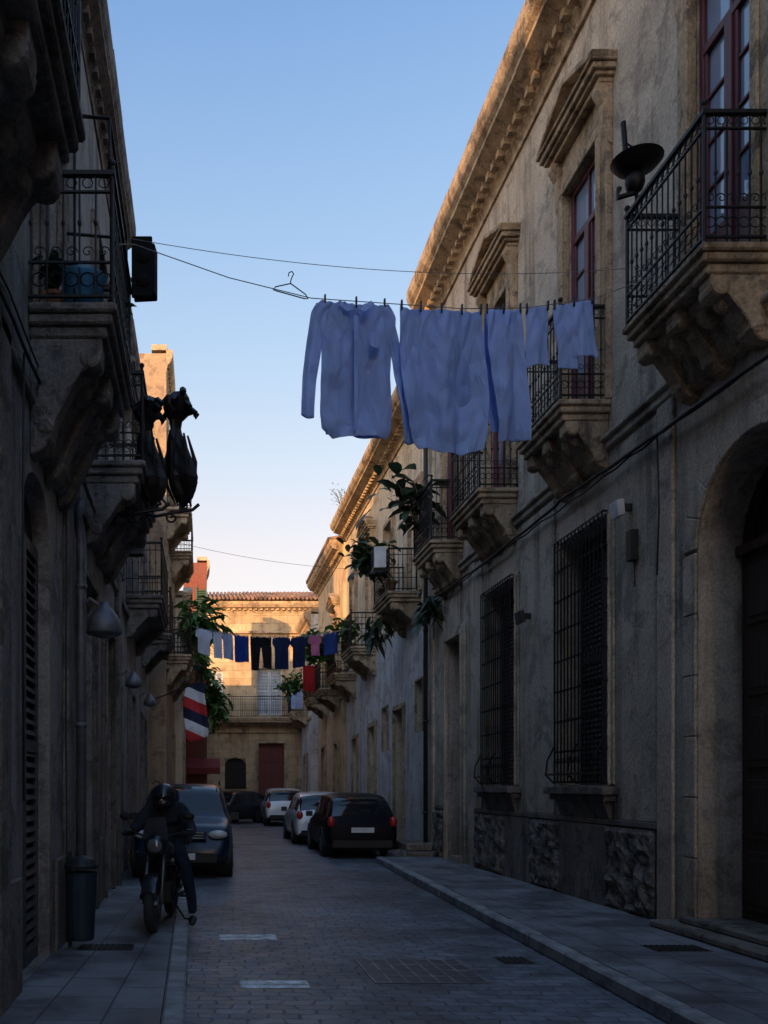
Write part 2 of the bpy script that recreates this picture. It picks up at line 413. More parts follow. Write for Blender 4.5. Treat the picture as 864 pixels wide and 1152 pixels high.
def grille(F, P, a, b, z0, z1, d=.12):
    g = MB(F)
    n = round((b - a) / .115)
    for i in range(n + 1):
        u = a + (b - a) * i / n
        g.tube([(u, d, z0), (u, d, z1)], .011, 5)
        if i < n: g.scroll((u + .055, d, z0 + .28), .05, 1.3, .006, 0, 'd', 1, 10); g.ring((u + .055, d, z1 - .1), .045, .006, 'd', 8)
    m = round((z1 - z0) / .42)
    for j in range(m + 1):
        z = z0 + (z1 - z0) * j / m
        g.box(a - .02, b + .02, d - .02, d - .006, z - .014, z + .014)
        for u in (a, b): g.box(u - .012, u + .012, 0, d - .02, z - .01, z + .01)
    for u in (a, b, (a + b) / 2):
        g.tube([(u, d, z0 + .5), (u, d + .1, z0 + .3), (u, d + .12, z0 + .1), (u, d, z0 - .02)], .012, 5)
    g.box(a - .02, b + .02, d + .1, d + .13, z0 + .09, z0 + .12)
    g.obj('window_grille', P, IRON)
def wavy(a, b, n, sag, jit=.0, seed=1):
    a, b = Vector(a), Vector(b); out = []
    r = random.Random(seed)
    for i in range(n + 1):
        t = i / n; p = a.lerp(b, t); p.z -= sag * 4 * t * (1 - t); p.z += r.uniform(-jit, jit); out.append(tuple(p))
    return out

# ------------------------------------------------------------------ RIGHT NEAR PALAZZO
FR = frame(5.0, 0, (0, 1), (-1, 0))
ra = grp('stone_palazzo', (5, 10, 0))
bays = [8.5, 11.65, 14.95, 17.85]
holes = []
for c in bays: holes.append((c - .52, c + .52, 6.36, 9.7))
for c in (11.63, 14.92): holes.append((c - .72, c + .72, 1.62, 4.95))
holes.append((7.2, 9.0, .25, 4.85, .85)); holes.append((17.15, 18.2, .2, 4.55))
holes.append((4.6, 5.64, 6.36, 9.7)); holes.append((4.2, 5.6, 1.62, 4.95))
w = MB(FR); w.wall(2.0, 19.6, 0, 12.4, holes, .45); w.shell(2.0, 19.6, 12.4, 9); w.obj('walls', ra, PL_RA, recalc=False)
for c in bays + [5.12]:
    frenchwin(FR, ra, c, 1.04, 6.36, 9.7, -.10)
    surround(FR, ra, c, 1.04, 6.36, 9.7, .24, .08, True)
for c in bays:
    balcony(FR, ra, c, 1.5 if c != 14.95 else 1.65, 6.36, .66, 1.15, heavy=True, drop=.6)
for c in (11.63, 14.92, 4.9):
    shutter(FR, ra, c, 1.44, 1.62, 4.95, -.22, GREYW)
    surround(FR, ra, c, 1.44, 1.62, 4.95, .1, .03, mat=PL_RA)
    grille(FR, ra, c - .74, c + .74, 1.66, 4.98, .13)
    s = MB(FR); s.box(c - .92, c + .92, 0, .22, 1.5, 1.6); s.box(c - .86, c + .86, 0, .16, 1.42, 1.5)
    s.prism([(0, 1.42), (.12, 1.42), (.04, 1.2), (0, 1.2)], c - .75, c + .75); s.obj('window_sill', ra, STONE_D, bevel=.012)
paneldoor(FR, ra, 7.2, 9.0, .25, 4.85, -.44, BROWN, .85)
paneldoor(FR, ra, 17.15, 18.2, .2, 4.55, -.4, BROWN)
surround(FR, ra, 17.68, 1.05, .0, 4.55, .2, .05, mat=PL_RA)
t = MB(FR)   # arched door trim, steps
K = 9
for i in range(K):
    q0, q1 = math.pi * i / K, math.pi * (i + .985) / K
    inn = [(8.1 - .9 * math.cos(q0 + (q1 - q0) * k / 3), 4.0 + .85 * math.sin(q0 + (q1 - q0) * k / 3)) for k in range(4)]
    out = [(8.1 - 1.14 * math.cos(q0 + (q1 - q0) * k / 3), 4.0 + 1.09 * math.sin(q0 + (q1 - q0) * k / 3)) for k in range(4)]
    t.plate(inn + out[::-1], 0, .035)
z = .25
while z < 3.95:
    hh = min(.62, 4.0 - z)
    for a, b in ((6.96, 7.2), (9.0, 9.24)): t.box(a, b, 0, .035, z + .003, z + hh - .003)
    z += .62
t.obj('door_surround', ra, PL_RA, bevel=.012)
t = MB(FR); t.box(6.8, 9.4, -.45, .30, .13, .20); t.box(7.0, 9.2, -.45, .1, .20, .27); t.obj('door_step', ra, STONE_D, bevel=.015)
t = MB(FR)
t.box(9.42, 9.75, 0, .045, 0, 5.75); t.box(19.2, 19.58, 0, .07, 0, 11.8); t.box(16.35, 16.7, 0, .04, 0, 5.75)
t.box(2.0, 19.2, 0, .06, 5.76, 5.86); t.box(2.0, 19.2, 0, .11, 5.86, 5.92)
for a, b in ((9.78, 10.6), (12.65, 13.9), (15.95, 16.33), (18.45, 19.18)): t.box(a, b, 0, .03, 1.2, 5.7)
t.obj('pilasters', ra, PL_RA, bevel=.012)
cornice(FR, ra, 2.0, 19.62, 12.5, .55, .85)
pl = MB(FR)
def rockpanel(a, b, z0, z1):
    nu, nz = int((b - a) / .06) + 1, int((z1 - z0) / .06) + 1
    vs = []
    for i in range(nu + 1):
        for j in range(nz + 1):
            u, zz = a + (b - a) * i / nu, z0 + (z1 - z0) * j / nz
            e = 0 if i in (0, nu) or j in (0, nz) else 1
            d = .03 + e * (.04 + .07 * noise.noise(Vector((u * 5, zz * 5, 1))) + .05 * noise.noise(Vector((u * 14, zz * 14, 4))))
            vs.append((u, max(.012, d), zz))
    fs = [(i * (nz + 1) + j, (i + 1) * (nz + 1) + j, (i + 1) * (nz + 1) + j + 1, i * (nz + 1) + j + 1) for i in range(nu) for j in range(nz)]
    pl.add(vs, fs)
for a, b in ((9.8, 10.95), (12.4, 13.55), (14.7, 16.3), (3, 6.7), (18.5, 19.15)): rockpanel(a, b, .12, 1.12)
pl.obj('rough_plinth', ra, ROCK, recalc=False)
s = MB(FR)
for a, b in ((9.76, 16.34), (18.4, 19.19)): s.box(a, b, 0, .05, 1.13, 1.2)
s.box(10.96, 12.38, 0, .06, 0, 1.12); s.box(13.57, 14.68, 0, .045, 0, 1.12)
s.obj('plinth_cap', ra, STONE_D, bevel=.01)

# things fixed to that wall
c = grp('wall_cable', (4.9, 12, 5.6)); m = MB(FR)
m.tube(wavy((3, .13, 5.25), (12.2, .13, 5.52), 30, .06, .012, 3) + wavy((12.3, .13, 5.5), (19.5, .13, 5.62), 26, .05, .012, 4), .024, 6)
m.tube(wavy((3, .10, 5.30), (19.5, .10, 5.56), 50, .02, .02, 5), .012, 5)
m.tube([(9.62, .1, 5.4), (9.62, .08, 4.6), (9.66, .08, 3.9)], .01, 5)
m.obj('cable', c, CABLE, smooth=True)
for nm, u, z in (('security_floodlight', 10.35, 4.85), ('wall_lamp', 13.55, 4.2)):
    c = grp(nm, (4.9, u, z)); m = MB(FR)
    m.box(u - .03, u + .03, .03, .12, z - .04, z + .04); m.tube([(u, .1, z), (u, .2, z + .03)], .015, 6); m.obj('bracket', c, IRON2)
    m = MB(FR); m.prism([(.14, z - .1), (.22, z - .13), (.25, z + .06), (.16, z + .08)], u - .1, u + .1); m.obj('lamp_head', c, WHITEP if z > 4.5 else IRON2, bevel=.01)
c = grp('electrical_box', (4.9, 10.25, 4.4)); m = MB(FR); m.box(10.17, 10.3, .03, .12, 4.2, 4.55); m.tube([(10.23, .05, 4.2), (10.23, .05, 3.9)], .01, 5); m.obj('box', c, IRON2, bevel=.01)
c = grp('rain_downpipe', (4.9, 19.45, 0)); m = MB(FR); m.tube([(19.45, .16, .2), (19.45, .16, 11.6)], .05, 10)
for z in (1, 3, 5, 7, 9, 11): m.tube([(19.45, .16, z), (19.45, .16, z + .06)], .06, 10)
m.obj('pipe', c, IRON2, smooth=True)

# ------------------------------------------------------------------ generic buildings
def bldg(name, F, u0, u1, z1, back, mat, gl, ups, trim=STONE, corn=True, cproj=.4, tiles=False, gdoors=(), gwins=(), lower=None, zf=5.3, z2=None, shm=GREYW):
    P = grp(name, F((u0 + u1) / 2, 0, 0))
    holes = []
    for c in ups:
        holes.append((c - .5, c + .5, zf, zf + 2.6))
        if z2: holes.append((c - .5, c + .5, z2, z2 + 2.2))
    for a, b, h in gdoors: holes.append((a, b, .02, h))
    for a, b, y0, y1 in gwins: holes.append((a, b, y0, y1))
    w = MB(F); w.wall(u0, u1, 0, z1, holes, .3); w.shell(u0, u1, z1, back); w.obj('walls', P, mat, recalc=False)
    if lower:
        lh = [h for h in holes if h[3] < zf]
        w = MB(F); w.wall(u0, u1, 0.01, zf - .5, lh, .01, d=.015); w.obj('lower_render', P, lower, recalc=False)
    for i, c in enumerate(ups):
        if (i + gl) % 2: shutter(F, P, c, 1.0, zf, zf + 2.6, -.1, shm)
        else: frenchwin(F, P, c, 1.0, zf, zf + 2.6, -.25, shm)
        surround(F, P, c, 1.0, zf, zf + 2.6, .16, .06, (i + gl) % 3 == 0, trim)
        if z2: shutter(F, P, c, 1.0, z2, z2 + 2.2, -.1, shm); surround(F, P, c, 1.0, z2, z2 + 2.2, .14, .05, False, trim)
    for a, b, h in gdoors: paneldoor(F, P, a, b, .02, h, -.26, BROWN); surround(F, P, (a + b) / 2, b - a, .02, h, .15, .05, False, trim)
    for a, b, y0, y1 in gwins:
        shutter(F, P, (a + b) / 2, b - a, y0, y1, -.12, shm); surround(F, P, (a + b) / 2, b - a, y0, y1, .08, .03, False, trim)
    t = MB(F); t.box(u0, u1, 0, .07, zf - .42, zf - .3); t.obj('string_course', P, trim, bevel=.01)
    if corn: cornice(F, P, u0, u1, z1 + .1, cproj, .6, trim, True, tiles)
    return P

FRB = frame(5.1, 0, (0, 1), (-1, 0))
rb = bldg('cream_townhouse', FRB, 19.66, 31.9, 10.9, 8, PL_RB, 1, [21.4, 24.4, 27.2, 30.2], cproj=.6, gdoors=[(22.6, 23.7, 3.6), (26.3, 27.4, 3.4), (29.4, 30.4, 3.2)],
          gwins=[(20.6, 21.3, 2.9, 4.1), (24.6, 25.3, 2.6, 3.8)], lower=PL_RBW, zf=6.2, shm=BROWN)
for c, z in ((21.8, 6.2), (27.2, 5.75), (30.6, 5.4)): balcony(FRB, rb, c, 1.9, z, .8, 1.0, ornate=False, drop=.6)
FRC = frame(5.0, 0, (0, 1), (-1, 0))
rc = bldg('yellow_townhouse', FRC, 32.0, 39.0, 10.4, 8, PL_RC, 0, [33.5, 36.8], cproj=.5, gdoors=[(33, 34, 3.2), (36.5, 37.5, 3.2)], zf=5.2, tiles=True)
for c in (33.5, 36.8): balcony(FRC, rc, c, 2.0, 5.2, .8, 1.0, ornate=False, drop=.5)
FRD = frame(4.7, 0, (0, 1), (-1, 0))
rd = bldg('whitewashed_house', FRD, 39.1, 42.9, 9.2, 8, PL_RBW, 0, [41], cproj=.3, gdoors=[(40.5, 41.4, 3)], zf=5.0)
balcony(FRD, rd, 41, 1.8, 5.0, .8, 1.0, ornate=False, drop=.4)

# ------------------------------------------------------------------ LEFT BUILDINGS
FL = frame(-1.35, 0, (0, 1), (1, 0))
la = grp('grey_palazzo', (-1.35, 8, 0))
holes = [(6.6, 7.75, .13, 4.1, .45), (9.6, 10.7, .13, 3.9), (11.8, 12.8, .13, 3.7), (4.2, 5.2, .13, 3.9),
         (3.8, 4.8, 5.3, 8.3), (7.1, 8.1, 5.3, 8.3), (10.7, 11.7, 5.3, 8.3)]
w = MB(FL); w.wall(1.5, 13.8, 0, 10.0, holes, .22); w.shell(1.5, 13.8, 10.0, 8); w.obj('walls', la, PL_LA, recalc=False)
w = MB(FL); w.box(1.5, 6.4, -8, -.5, 10.02, 14.6); w.obj('unseen_shade_block', la, PL_LA)  # added above the view to throw shade on the opposite facade
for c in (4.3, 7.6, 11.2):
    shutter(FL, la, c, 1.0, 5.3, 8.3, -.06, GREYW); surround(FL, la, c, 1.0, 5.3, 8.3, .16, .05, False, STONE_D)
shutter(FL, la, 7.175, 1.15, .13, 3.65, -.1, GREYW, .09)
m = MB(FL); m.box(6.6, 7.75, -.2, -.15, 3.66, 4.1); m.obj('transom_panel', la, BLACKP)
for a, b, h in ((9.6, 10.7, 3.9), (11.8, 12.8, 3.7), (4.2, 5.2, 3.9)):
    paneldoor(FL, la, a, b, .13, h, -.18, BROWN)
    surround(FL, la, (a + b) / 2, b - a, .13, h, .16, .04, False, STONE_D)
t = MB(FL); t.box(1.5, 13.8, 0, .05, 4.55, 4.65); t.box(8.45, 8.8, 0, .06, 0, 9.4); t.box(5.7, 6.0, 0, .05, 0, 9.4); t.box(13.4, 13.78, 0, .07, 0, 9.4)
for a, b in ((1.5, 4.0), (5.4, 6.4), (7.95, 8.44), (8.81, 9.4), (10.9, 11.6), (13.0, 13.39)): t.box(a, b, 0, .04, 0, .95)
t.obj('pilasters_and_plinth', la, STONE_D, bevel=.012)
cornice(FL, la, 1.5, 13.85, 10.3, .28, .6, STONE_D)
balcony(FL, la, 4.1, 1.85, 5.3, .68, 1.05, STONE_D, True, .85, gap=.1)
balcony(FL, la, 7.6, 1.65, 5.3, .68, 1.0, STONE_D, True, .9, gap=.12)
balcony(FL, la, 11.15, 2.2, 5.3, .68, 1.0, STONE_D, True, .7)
FLB = frame(-1.5, 0, (0, 1), (1, 0))
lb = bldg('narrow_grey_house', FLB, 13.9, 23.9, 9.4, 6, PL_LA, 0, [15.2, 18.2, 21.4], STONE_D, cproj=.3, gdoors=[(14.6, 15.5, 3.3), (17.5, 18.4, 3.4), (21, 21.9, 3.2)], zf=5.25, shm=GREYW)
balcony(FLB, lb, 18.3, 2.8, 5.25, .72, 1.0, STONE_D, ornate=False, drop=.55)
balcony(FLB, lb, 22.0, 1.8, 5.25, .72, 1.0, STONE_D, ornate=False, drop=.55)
FLC = frame(-1.03, 0, (0, 1), (1, 0))
lt = bldg('tall_ochre_house', FLC, 24.0, 26.2, 13.3, 2.2, PL_LC, 1, [25.1], STONE, cproj=.18, zf=5.2, z2=9.2, shm=GREENW)
lc = bldg('ochre_house', FLC, 26.25, 30.0, 10.5, 2.6, PL_LC, 1, [28.0], STONE, cproj=.18, gdoors=[(28, 29, 3.2)], zf=5.2, shm=GREENW)
balcony(FLC, lt, 25.1, 1.9, 9.2, .68, 1.0, STONE, ornate=False, drop=.6); balcony(FLC, lt, 25.1, 1.9, 5.2, .68, 1.0, STONE, ornate=False, drop=.6)
balcony(FLC, lc, 28, 2.6, 5.2, .68, 1.0, STONE, ornate=False, drop=.6); balcony(FLC, lc, 28, 2.6, 8.7, .68, 1.0, STONE, ornate=False, drop=.6)
FLD = frame(-.75, 0, (0, 1), (1, 0))
ld = bldg('small_cream_house', FLD, 30.1, 36.0, 8.0, 6, PL_RB, 0, [31.6, 34.4], STONE, cproj=.25, gdoors=[(31, 32, 3.0)], zf=5.0, shm=GREENW)
balcony(FLD, ld, 33.6, 2.4, 5.0, .7, 1.0, STONE, ornate=False, drop=.5)
FLE = frame(.1, 0, (0, 1), (1, 0))
le = bldg('red_house', FLE, 36.1, 37.6, 10.7, .95, PL_RED, 0, [], STONE, cproj=.12, zf=5.0, shm=GREENW)
le2 = bldg('low_red_house', FLE, 37.65, 42.9, 6.0, 6, PL_RED, 0, [], STONE, cproj=.15, gdoors=[(39, 40, 3)], zf=5.0, shm=GREENW)
FS = frame(0, 36.1, (1, 0), (0, -1))
m = MB(FS)
for k in range(30): m.prism([(.01, 7.2 + k * .08), (.01, 7.27 + k * .08), (.06, 7.23 + k * .08), (.06, 7.21 + k * .08)], -.3, .05)
m.box(-.36, -.3, .01, .08, 7.1, 9.7); m.box(.05, .095, .01, .08, 7.1, 9.7); m.obj('green_shutter', le, GREENW)
c = grp('shop_awning', (-.2, 35.6, 2.4)); m = MB(FS)
m.prism([(0.02, 2.75), (.9, 2.35), (.9, 2.1), (.86, 2.1), (.86, 2.32), (0.02, 2.7)], -.72, .62)
m.obj('canopy', c, M('awning_red', (.16, .02, .025), .8)); m = MB(FS)
for u in (-.68, .58): m.tube([(u, .02, 2.1), (u, .85, 2.2)], .015, 5)
m.obj('struts', c, IRON)

# ------------------------------------------------------------------ FAR BUILDING
FF = frame(0, 43.0, (1, 0), (0, -1))
fb = grp('stone_end_building', (3, 43, 0))
holes = [(2.62, 3.85, .15, 3.7), (1.0, 2.0, 1.5, 3.0, .35), (2.55, 3.75, 5.05, 7.3), (5.4, 6.4, 5.05, 7.3), (.2, .9, 5.4, 7.2)]
w = MB(FF); w.wall(-4, 10, 0, 10.4, holes, .3); w.shell(-4, 10, 10.4, 12); w.obj('walls', fb, PL_FAR, recalc=False)
paneldoor(FF, fb, 2.62, 3.85, .15, 3.7, -.25, DREDW); surround(FF, fb, 3.235, 1.23, .0, 3.7, .18, .05)
shutter(FF, fb, 3.15, 1.2, 5.05, 7.3, -.08, WHITEW); surround(FF, fb, 3.15, 1.2, 5.05, 7.3, .18, .05)
shutter(FF, fb, 5.9, 1.0, 5.05, 7.3, -.08, WHITEW); shutter(FF, fb, .55, .7, 5.4, 7.2, -.08, WHITEW)
m = MB(FF); m.box(1.0, 2.0, -.28, -.2, 1.5, 3.0); m.obj('window_glass', fb, BLACKP)
grille(FF, fb, 1.0, 2.0, 1.5, 2.95, .02)
balcony(FF, fb, 2.6, 4.4, 4.9, .75, 1.0, STONE, ornate=False, drop=.35)
s = MB(FF); s.box(-4, 10, 0, .09, 4.2, 4.4); s.box(-4, 10, 0, .15, 9.0, 9.12); s.box(2.4, 4.1, 0, .5, 0, .14); s.obj('string_courses', fb, STONE, bevel=.01)
cornice(FF, fb, -4, 10, 10.5, .4, .5, STONE)
m = MB(FF)
m.add([(-4, .5, 10.55), (10, .5, 10.55), (10, -5.0, 12.0), (-4, -5.0, 12.0), (-4, -12, 10.4), (10, -12, 10.4)], [(0, 1, 2, 3), (3, 2, 5, 4)])
m.obj('roof_deck', fb, TILE)
m = MB(FF)
for i in range(70):
    u = -3.9 + i * .2
    pts = [(u, .55 - 5.5 * k / 14, 10.6 + 1.45 * k / 14 + .02 * (k % 2)) for k in range(15)]
    m.tube(pts, .065 + rnd.uniform(0, .02), 6)
m.obj('roof_tiles', fb, TILE, smooth=False)

# unseen buildings behind the viewpoint; tall one added to shade the right wall
bk = grp('unseen_shade_palazzo', (-1.35, -15, 0)); w = MB(FL)
hs = [(-3 - 4 * i, -2 - 4 * i, z, z + 2.4) for i in range(8) for z in (5.3, 10.5)]
w.wall(-38, 1.45, 0, 14.4, hs, .3); w.shell(-38, 1.45, 14.4, 10); w.obj('walls', bk, PL_LA, recalc=False)
for h in hs: shutter(FL, bk, (h[0] + h[1]) / 2, 1.0, h[2], h[3], -.1, GREYW, .2)
cornice(FL, bk, -38, 1.45, 14.6, .4, .7, STONE_D, False)
bk = grp('plain_palazzo', (5, -15, 0)); w = MB(FR)
w.wall(-38, 1.95, 0, 12, [(h[0], h[1], h[2], h[3]) for h in hs if h[3] < 11], .3); w.shell(-38, 1.95, 12, 9); w.obj('walls', bk, PL_RA, recalc=False)
for h in hs:
    if h[3] < 11: shutter(FR, bk, (h[0] + h[1]) / 2, 1.0, h[2], h[3], -.1, GREYW, .2)

# ------------------------------------------------------------------ GROUND
def roadmat():
    m, nt, b = newmat('basalt_paving'); p = pos(nt)
    wob = noi(nt, p, 1.6, 4)
    pv = nd(nt, 'ShaderNodeVectorMath'); pv.operation = 'ADD'
    nt.links.new(p, pv.inputs[0]); nt.links.new(comb(nt, mth(nt, 'MULTIPLY', wob, .3), mth(nt, 'MULTIPLY', wob, .22)), pv.inputs[1])
    v = scaled(nt, pv.outputs[0], (1, 1, 1), (0, 0, R(2)))
    br = nd(nt, 'ShaderNodeTexBrick'); nt.links.new(v, br.inputs['Vector']); br.inputs['Scale'].default_value = 1
    br.inputs['Brick Width'].default_value = .24; br.inputs['Row Height'].default_value = .13
    br.inputs['Mortar Size'].default_value = .010; br.inputs['Mortar Smooth'].default_value = .6; br.inputs['Bias'].default_value = -.1
    br.inputs['Color1'].default_value = (.105, .118, .14, 1); br.inputs['Color2'].default_value = (.165, .177, .20, 1)
    br.inputs['Mortar'].default_value = (.07, .072, .08, 1)
    big = noi(nt, p, .5, 7, .7); mid = noi(nt, p, 3.5, 7, .7)
    col = mix(nt, .9, br.outputs['Color'], gray(nt, rng(nt, big, .38, .62, .5, 1.4)), 'MULTIPLY')
    col = mix(nt, .8, col, gray(nt, rng(nt, mid, .3, .7, .6, 1.3)), 'MULTIPLY')
    nt.links.new(col, b.inputs['Base Color'])
    nt.links.new(rng(nt, mid, .3, .7, .32, .62), b.inputs['Roughness'])
    h = mth(nt, 'SUBTRACT', mth(nt, 'MULTIPLY', mid, .9), mth(nt, 'MULTIPLY', br.outputs['Fac'], .6))
    h = mth(nt, 'ADD', h, mth(nt, 'MULTIPLY', noi(nt, p, 40, 4), .3))
    bump(nt, b, h, .7, .02); return m
def slabmat(name, c, bw, bh):
    m, nt, b = newmat(name); p = pos(nt)
    br = nd(nt, 'ShaderNodeTexBrick'); nt.links.new(scaled(nt, p, (1, 1, 1), (0, 0, R(92))), br.inputs['Vector']); br.inputs['Scale'].default_value = 1
    br.inputs['Brick Width'].default_value = bw; br.inputs['Row Height'].default_value = bh
    br.inputs['Mortar Size'].default_value = .008
    br.inputs['Color1'].default_value = (*c, 1); br.inputs['Color2'].default_value = (*[x * .72 for x in c], 1)
    br.inputs['Mortar'].default_value = (*[x * .35 for x in c], 1)
    n = noi(nt, p, 1.5, 7, .7); col = mix(nt, .9, br.outputs['Color'], gray(nt, rng(nt, n, .35, .65, .45, 1.3)), 'MULTIPLY')
    nt.links.new(col, b.inputs['Base Color']); nt.links.new(rng(nt, n, .3, .7, .45, .75), b.inputs['Roughness'])
    bump(nt, b, mth(nt, 'SUBTRACT', mth(nt, 'MULTIPLY', noi(nt, p, 12, 5), .5), br.outputs['Fac']), .6, .015); return m
m = MB(); m.add([(-300, -300, 0), (300, -300, 0), (300, 300, 0), (-300, 300, 0)], [(0, 1, 2, 3)]); m.obj('ground', None, M('ground_dust', (.13, .12, .1), .95, 0, .4, .5))
m = MB(); m.add([(-1.6, -40, .004), (5.1, -40, .004), (5.1, 43, .004), (-1.6, 43, .004)], [(0, 1, 2, 3)]); m.obj('road', None, roadmat())
PAVE = slabmat('pavement_slabs', (.185, .185, .195), .62, .42)
KERB = M('kerb_stone', (.25, .25, .25), .7, 0, .5, 5, .4)
def pavement(x0, x1, wall, y0, y1, kw=.16):
    P = grp('pavement', ((wall + x0) / 2, y0, 0)); s = 1 if wall > x0 else -1
    b = MB(); b.slab([(x0 + s * kw, y0), (wall + s * .02, y0), (wall + s * .02, y1), (x1 + s * kw, y1)], 0, .125); b.obj('paving', P, PAVE)
    k = MB(); n = int((y1 - y0) / .95)
    for i in range(n):
        t0, t1 = i / n, (i + .988) / n
        a, c = x0 + (x1 - x0) * t0, x0 + (x1 - x0) * t1; h = .13 + rnd.uniform(-.004, .006); j = rnd.uniform(-.008, .008)
        k.slab([(a + j, y0 + (y1 - y0) * t0), (a + s * (kw - .004), y0 + (y1 - y0) * t0), (c + s * (kw - .004), y0 + (y1 - y0) * t1), (c + j, y0 + (y1 - y0) * t1)], 0, h)
    k.obj('kerb', P, KERB, bevel=.018)
pavement(2.92, 3.6, 5.0, 1.0, 18.7)
pavement(-.06, -.22, -1.35, 1.0, 13.2)
pavement(4.1, 4.1, 5.1, 31, 42.9)
PAINT = M('worn_white_paint', (.70, .71, .71), .7, 0, .6, 9, .3)
for x, y, w_, l in ((.29, 7.03, .55, .27), (.16, 9.25, .6, .33)):
    P = grp('road_marking', (x, y, 0)); m = MB()
    m.box(x, x + w_, y, y + l * .46, .0065, .008); m.box(x, x + w_, y + l * .52, y + l, .0065, .008); m.obj('painted_bar', P, PAINT)
P = grp('manhole_cover', (1.85, 7.7, 0)); m = MB()
x0, x1, y0, y1 = 1.38, 2.32, 7.2, 8.2
m.box(x0, x1, y0, y1, .005, .009); m.obj('plate', P, M('cast_iron_plate', (.08, .08, .085), .5, .3)); m = MB()
for i in range(8): m.box(x0 + (x1 - x0 - .02) * i / 7, x0 + (x1 - x0 - .02) * i / 7 + .02, y0, y1, .009, .012)
for i in range(5): m.box(x0, x1, y0 + (y1 - y0 - .02) * i / 4, y0 + (y1 - y0 - .02) * i / 4 + .02, .0095, .0125)
m.obj('ribs', P, M('worn_iron', (.22, .22, .23), .5, .2, .7, 4))
for x, y, z in ((4.05, 7.95, .126), (2.7, 8.0, .005), (-1.15, 8.0, .126)):
    P = grp('drain_grate', (x, y, z)); m = MB(); wd_ = .5 if z > .1 else .28; m.box(x, x + wd_, y, y + .3, z, z + .004); m.obj('frame', P, BLACKP); m = MB()
    for i in range(int(wd_ / .055)): m.box(x + .02 + i * .053, x + .045 + i * .053, y + .02, y + .28, z + .004, z + .012)
    m.obj('bars', P, IRON2)
P = grp('stone_steps', (4.6, 19.4, 0)); m = MB(); m.box(4.05, 5.0, 19.0, 20.4, 0, .2); m.box(4.35, 5.08, 19.2, 20.3, .2, .38); m.ball((4.2, 18.95, .12), (.16, .16, .16), 10, 6); m.obj('blocks', P, STONE_D, bevel=.03)

# ------------------------------------------------------------------ LAUNDRY (near line)
zk = [(-.55, 5.87), (.2, 5.75), (.9, 5.71), (1.68, 5.80), (2.3, 5.87), (2.98, 6.0), (3.7, 6.22), (4.35, 6.55)]
def zline(x):
    for i in range(len(zk) - 1):
        if x <= zk[i + 1][0]:
            t = (x - zk[i][0]) / (zk[i + 1][0] - zk[i][0]); return zk[i][1] + (zk[i + 1][1] - zk[i][1]) * t
    return zk[-1][1]
def yline(x): return 7.0 + .33 * (x + .55)
P = grp('washing_line', (-.55, 7.0, 5.87)); m = MB()
m.tube([(x / 20, yline(x / 20), zline(x / 20)) for x in range(-11, 88)], .004, 5)
m.tube(wavy((-.6, 7.05, 5.95), (4.35, 8.75, 6.72), 40, .16), .0028, 5)
m.tube([(-.67, 7.0, 5.87), (-.55, 7.0, 5.87)], .006, 5)
m.obj('cord', P, WIRE)
def cloth(b, rows, ny=34, nx=26, amp=.03, freq=14, seed=0, doff=0, L=None, yfn=yline, zfn=zline, sag=.02, npeg=3, tight=0.35):
    H = rows[-1][0]; vs = []; r0l, r0r = rows[0][1], rows[0][2]; h0 = 0
    for j in range(ny + 1):
        dr = H * j / ny if rows[0][0] < .02 else rows[0][0] + (H - rows[0][0]) * j / ny
        for k in range(len(rows) - 1):
            if dr <= rows[k + 1][0] + 1e-6: break
        a, c = rows[k], rows[k + 1]; t = (dr - a[0]) / max(1e-6, c[0] - a[0]); t = min(1, max(0, t))
        l, r = a[1] + (c[1] - a[1]) * t, a[2] + (c[2] - a[2]) * t
        for i in range(nx + 1):
            s = i / nx; x = l + (r - l) * s; xt = r0l + (r0r - r0l) * s
            g = (dr / H)
            A = amp * (tight + (1 - tight) * min(1, g * 1.6))
            f = math.sin(freq * xt + seed + 1.8 * noise.noise(Vector((xt * 2, dr * .9, seed)))) * A
            f += A * 1.6 * noise.noise(Vector((x * 5, dr * 2.0, seed + 7))) + A * .7 * noise.noise(Vector((x * 13, dr * 6, seed + 3)))
            f += .05 * math.sin(dr * 1.8 + seed) * g
            ph = abs(((s * npeg) % 1) - .5) * 2
            f += .016 * math.sin(26 * (dr * .8 + (1 - ph) * .25)) * math.exp(-dr * 3.0) * (1 if sag else 0)
            sg = sag * abs(math.sin(math.pi * s * npeg)) * (1 - g)
            hem = .018 * math.sin(9 * xt + seed * 2) * g
            vs.append((x - .09 * f, yfn(x) + f + doff, zfn(min(max(x, r0l), r0r)) - dr - sg + hem))
    fs = [(j * (nx + 1) + i, j * (nx + 1) + i + 1, (j + 1) * (nx + 1) + i + 1, (j + 1) * (nx + 1) + i) for j in range(ny) for i in range(nx)]
    b.add(vs, fs); return b
def finish_cloth(b, name, P, mat, th=.004):
    o = b.obj(name, P, mat, smooth=True, recalc=False)
    s = o.modifiers.new('thick', 'SOLIDIFY'); s.thickness = th; s.offset = 0
    s = o.modifiers.new('sub', 'SUBSURF'); s.levels = 1; s.render_levels = 1
    return o
def pegs(P, xs, yf=yline, zf=zline, k=1.0):
    m = MB()
    for x in xs: m.box(x - .007 * k, x + .007 * k, yf(x) - .014 * k, yf(x) + .014 * k, zf(x) - .05 * k, zf(x) + .035 * k)
    m.obj('clothes_pegs', P, BLACKP if k == 1 else WIRE)
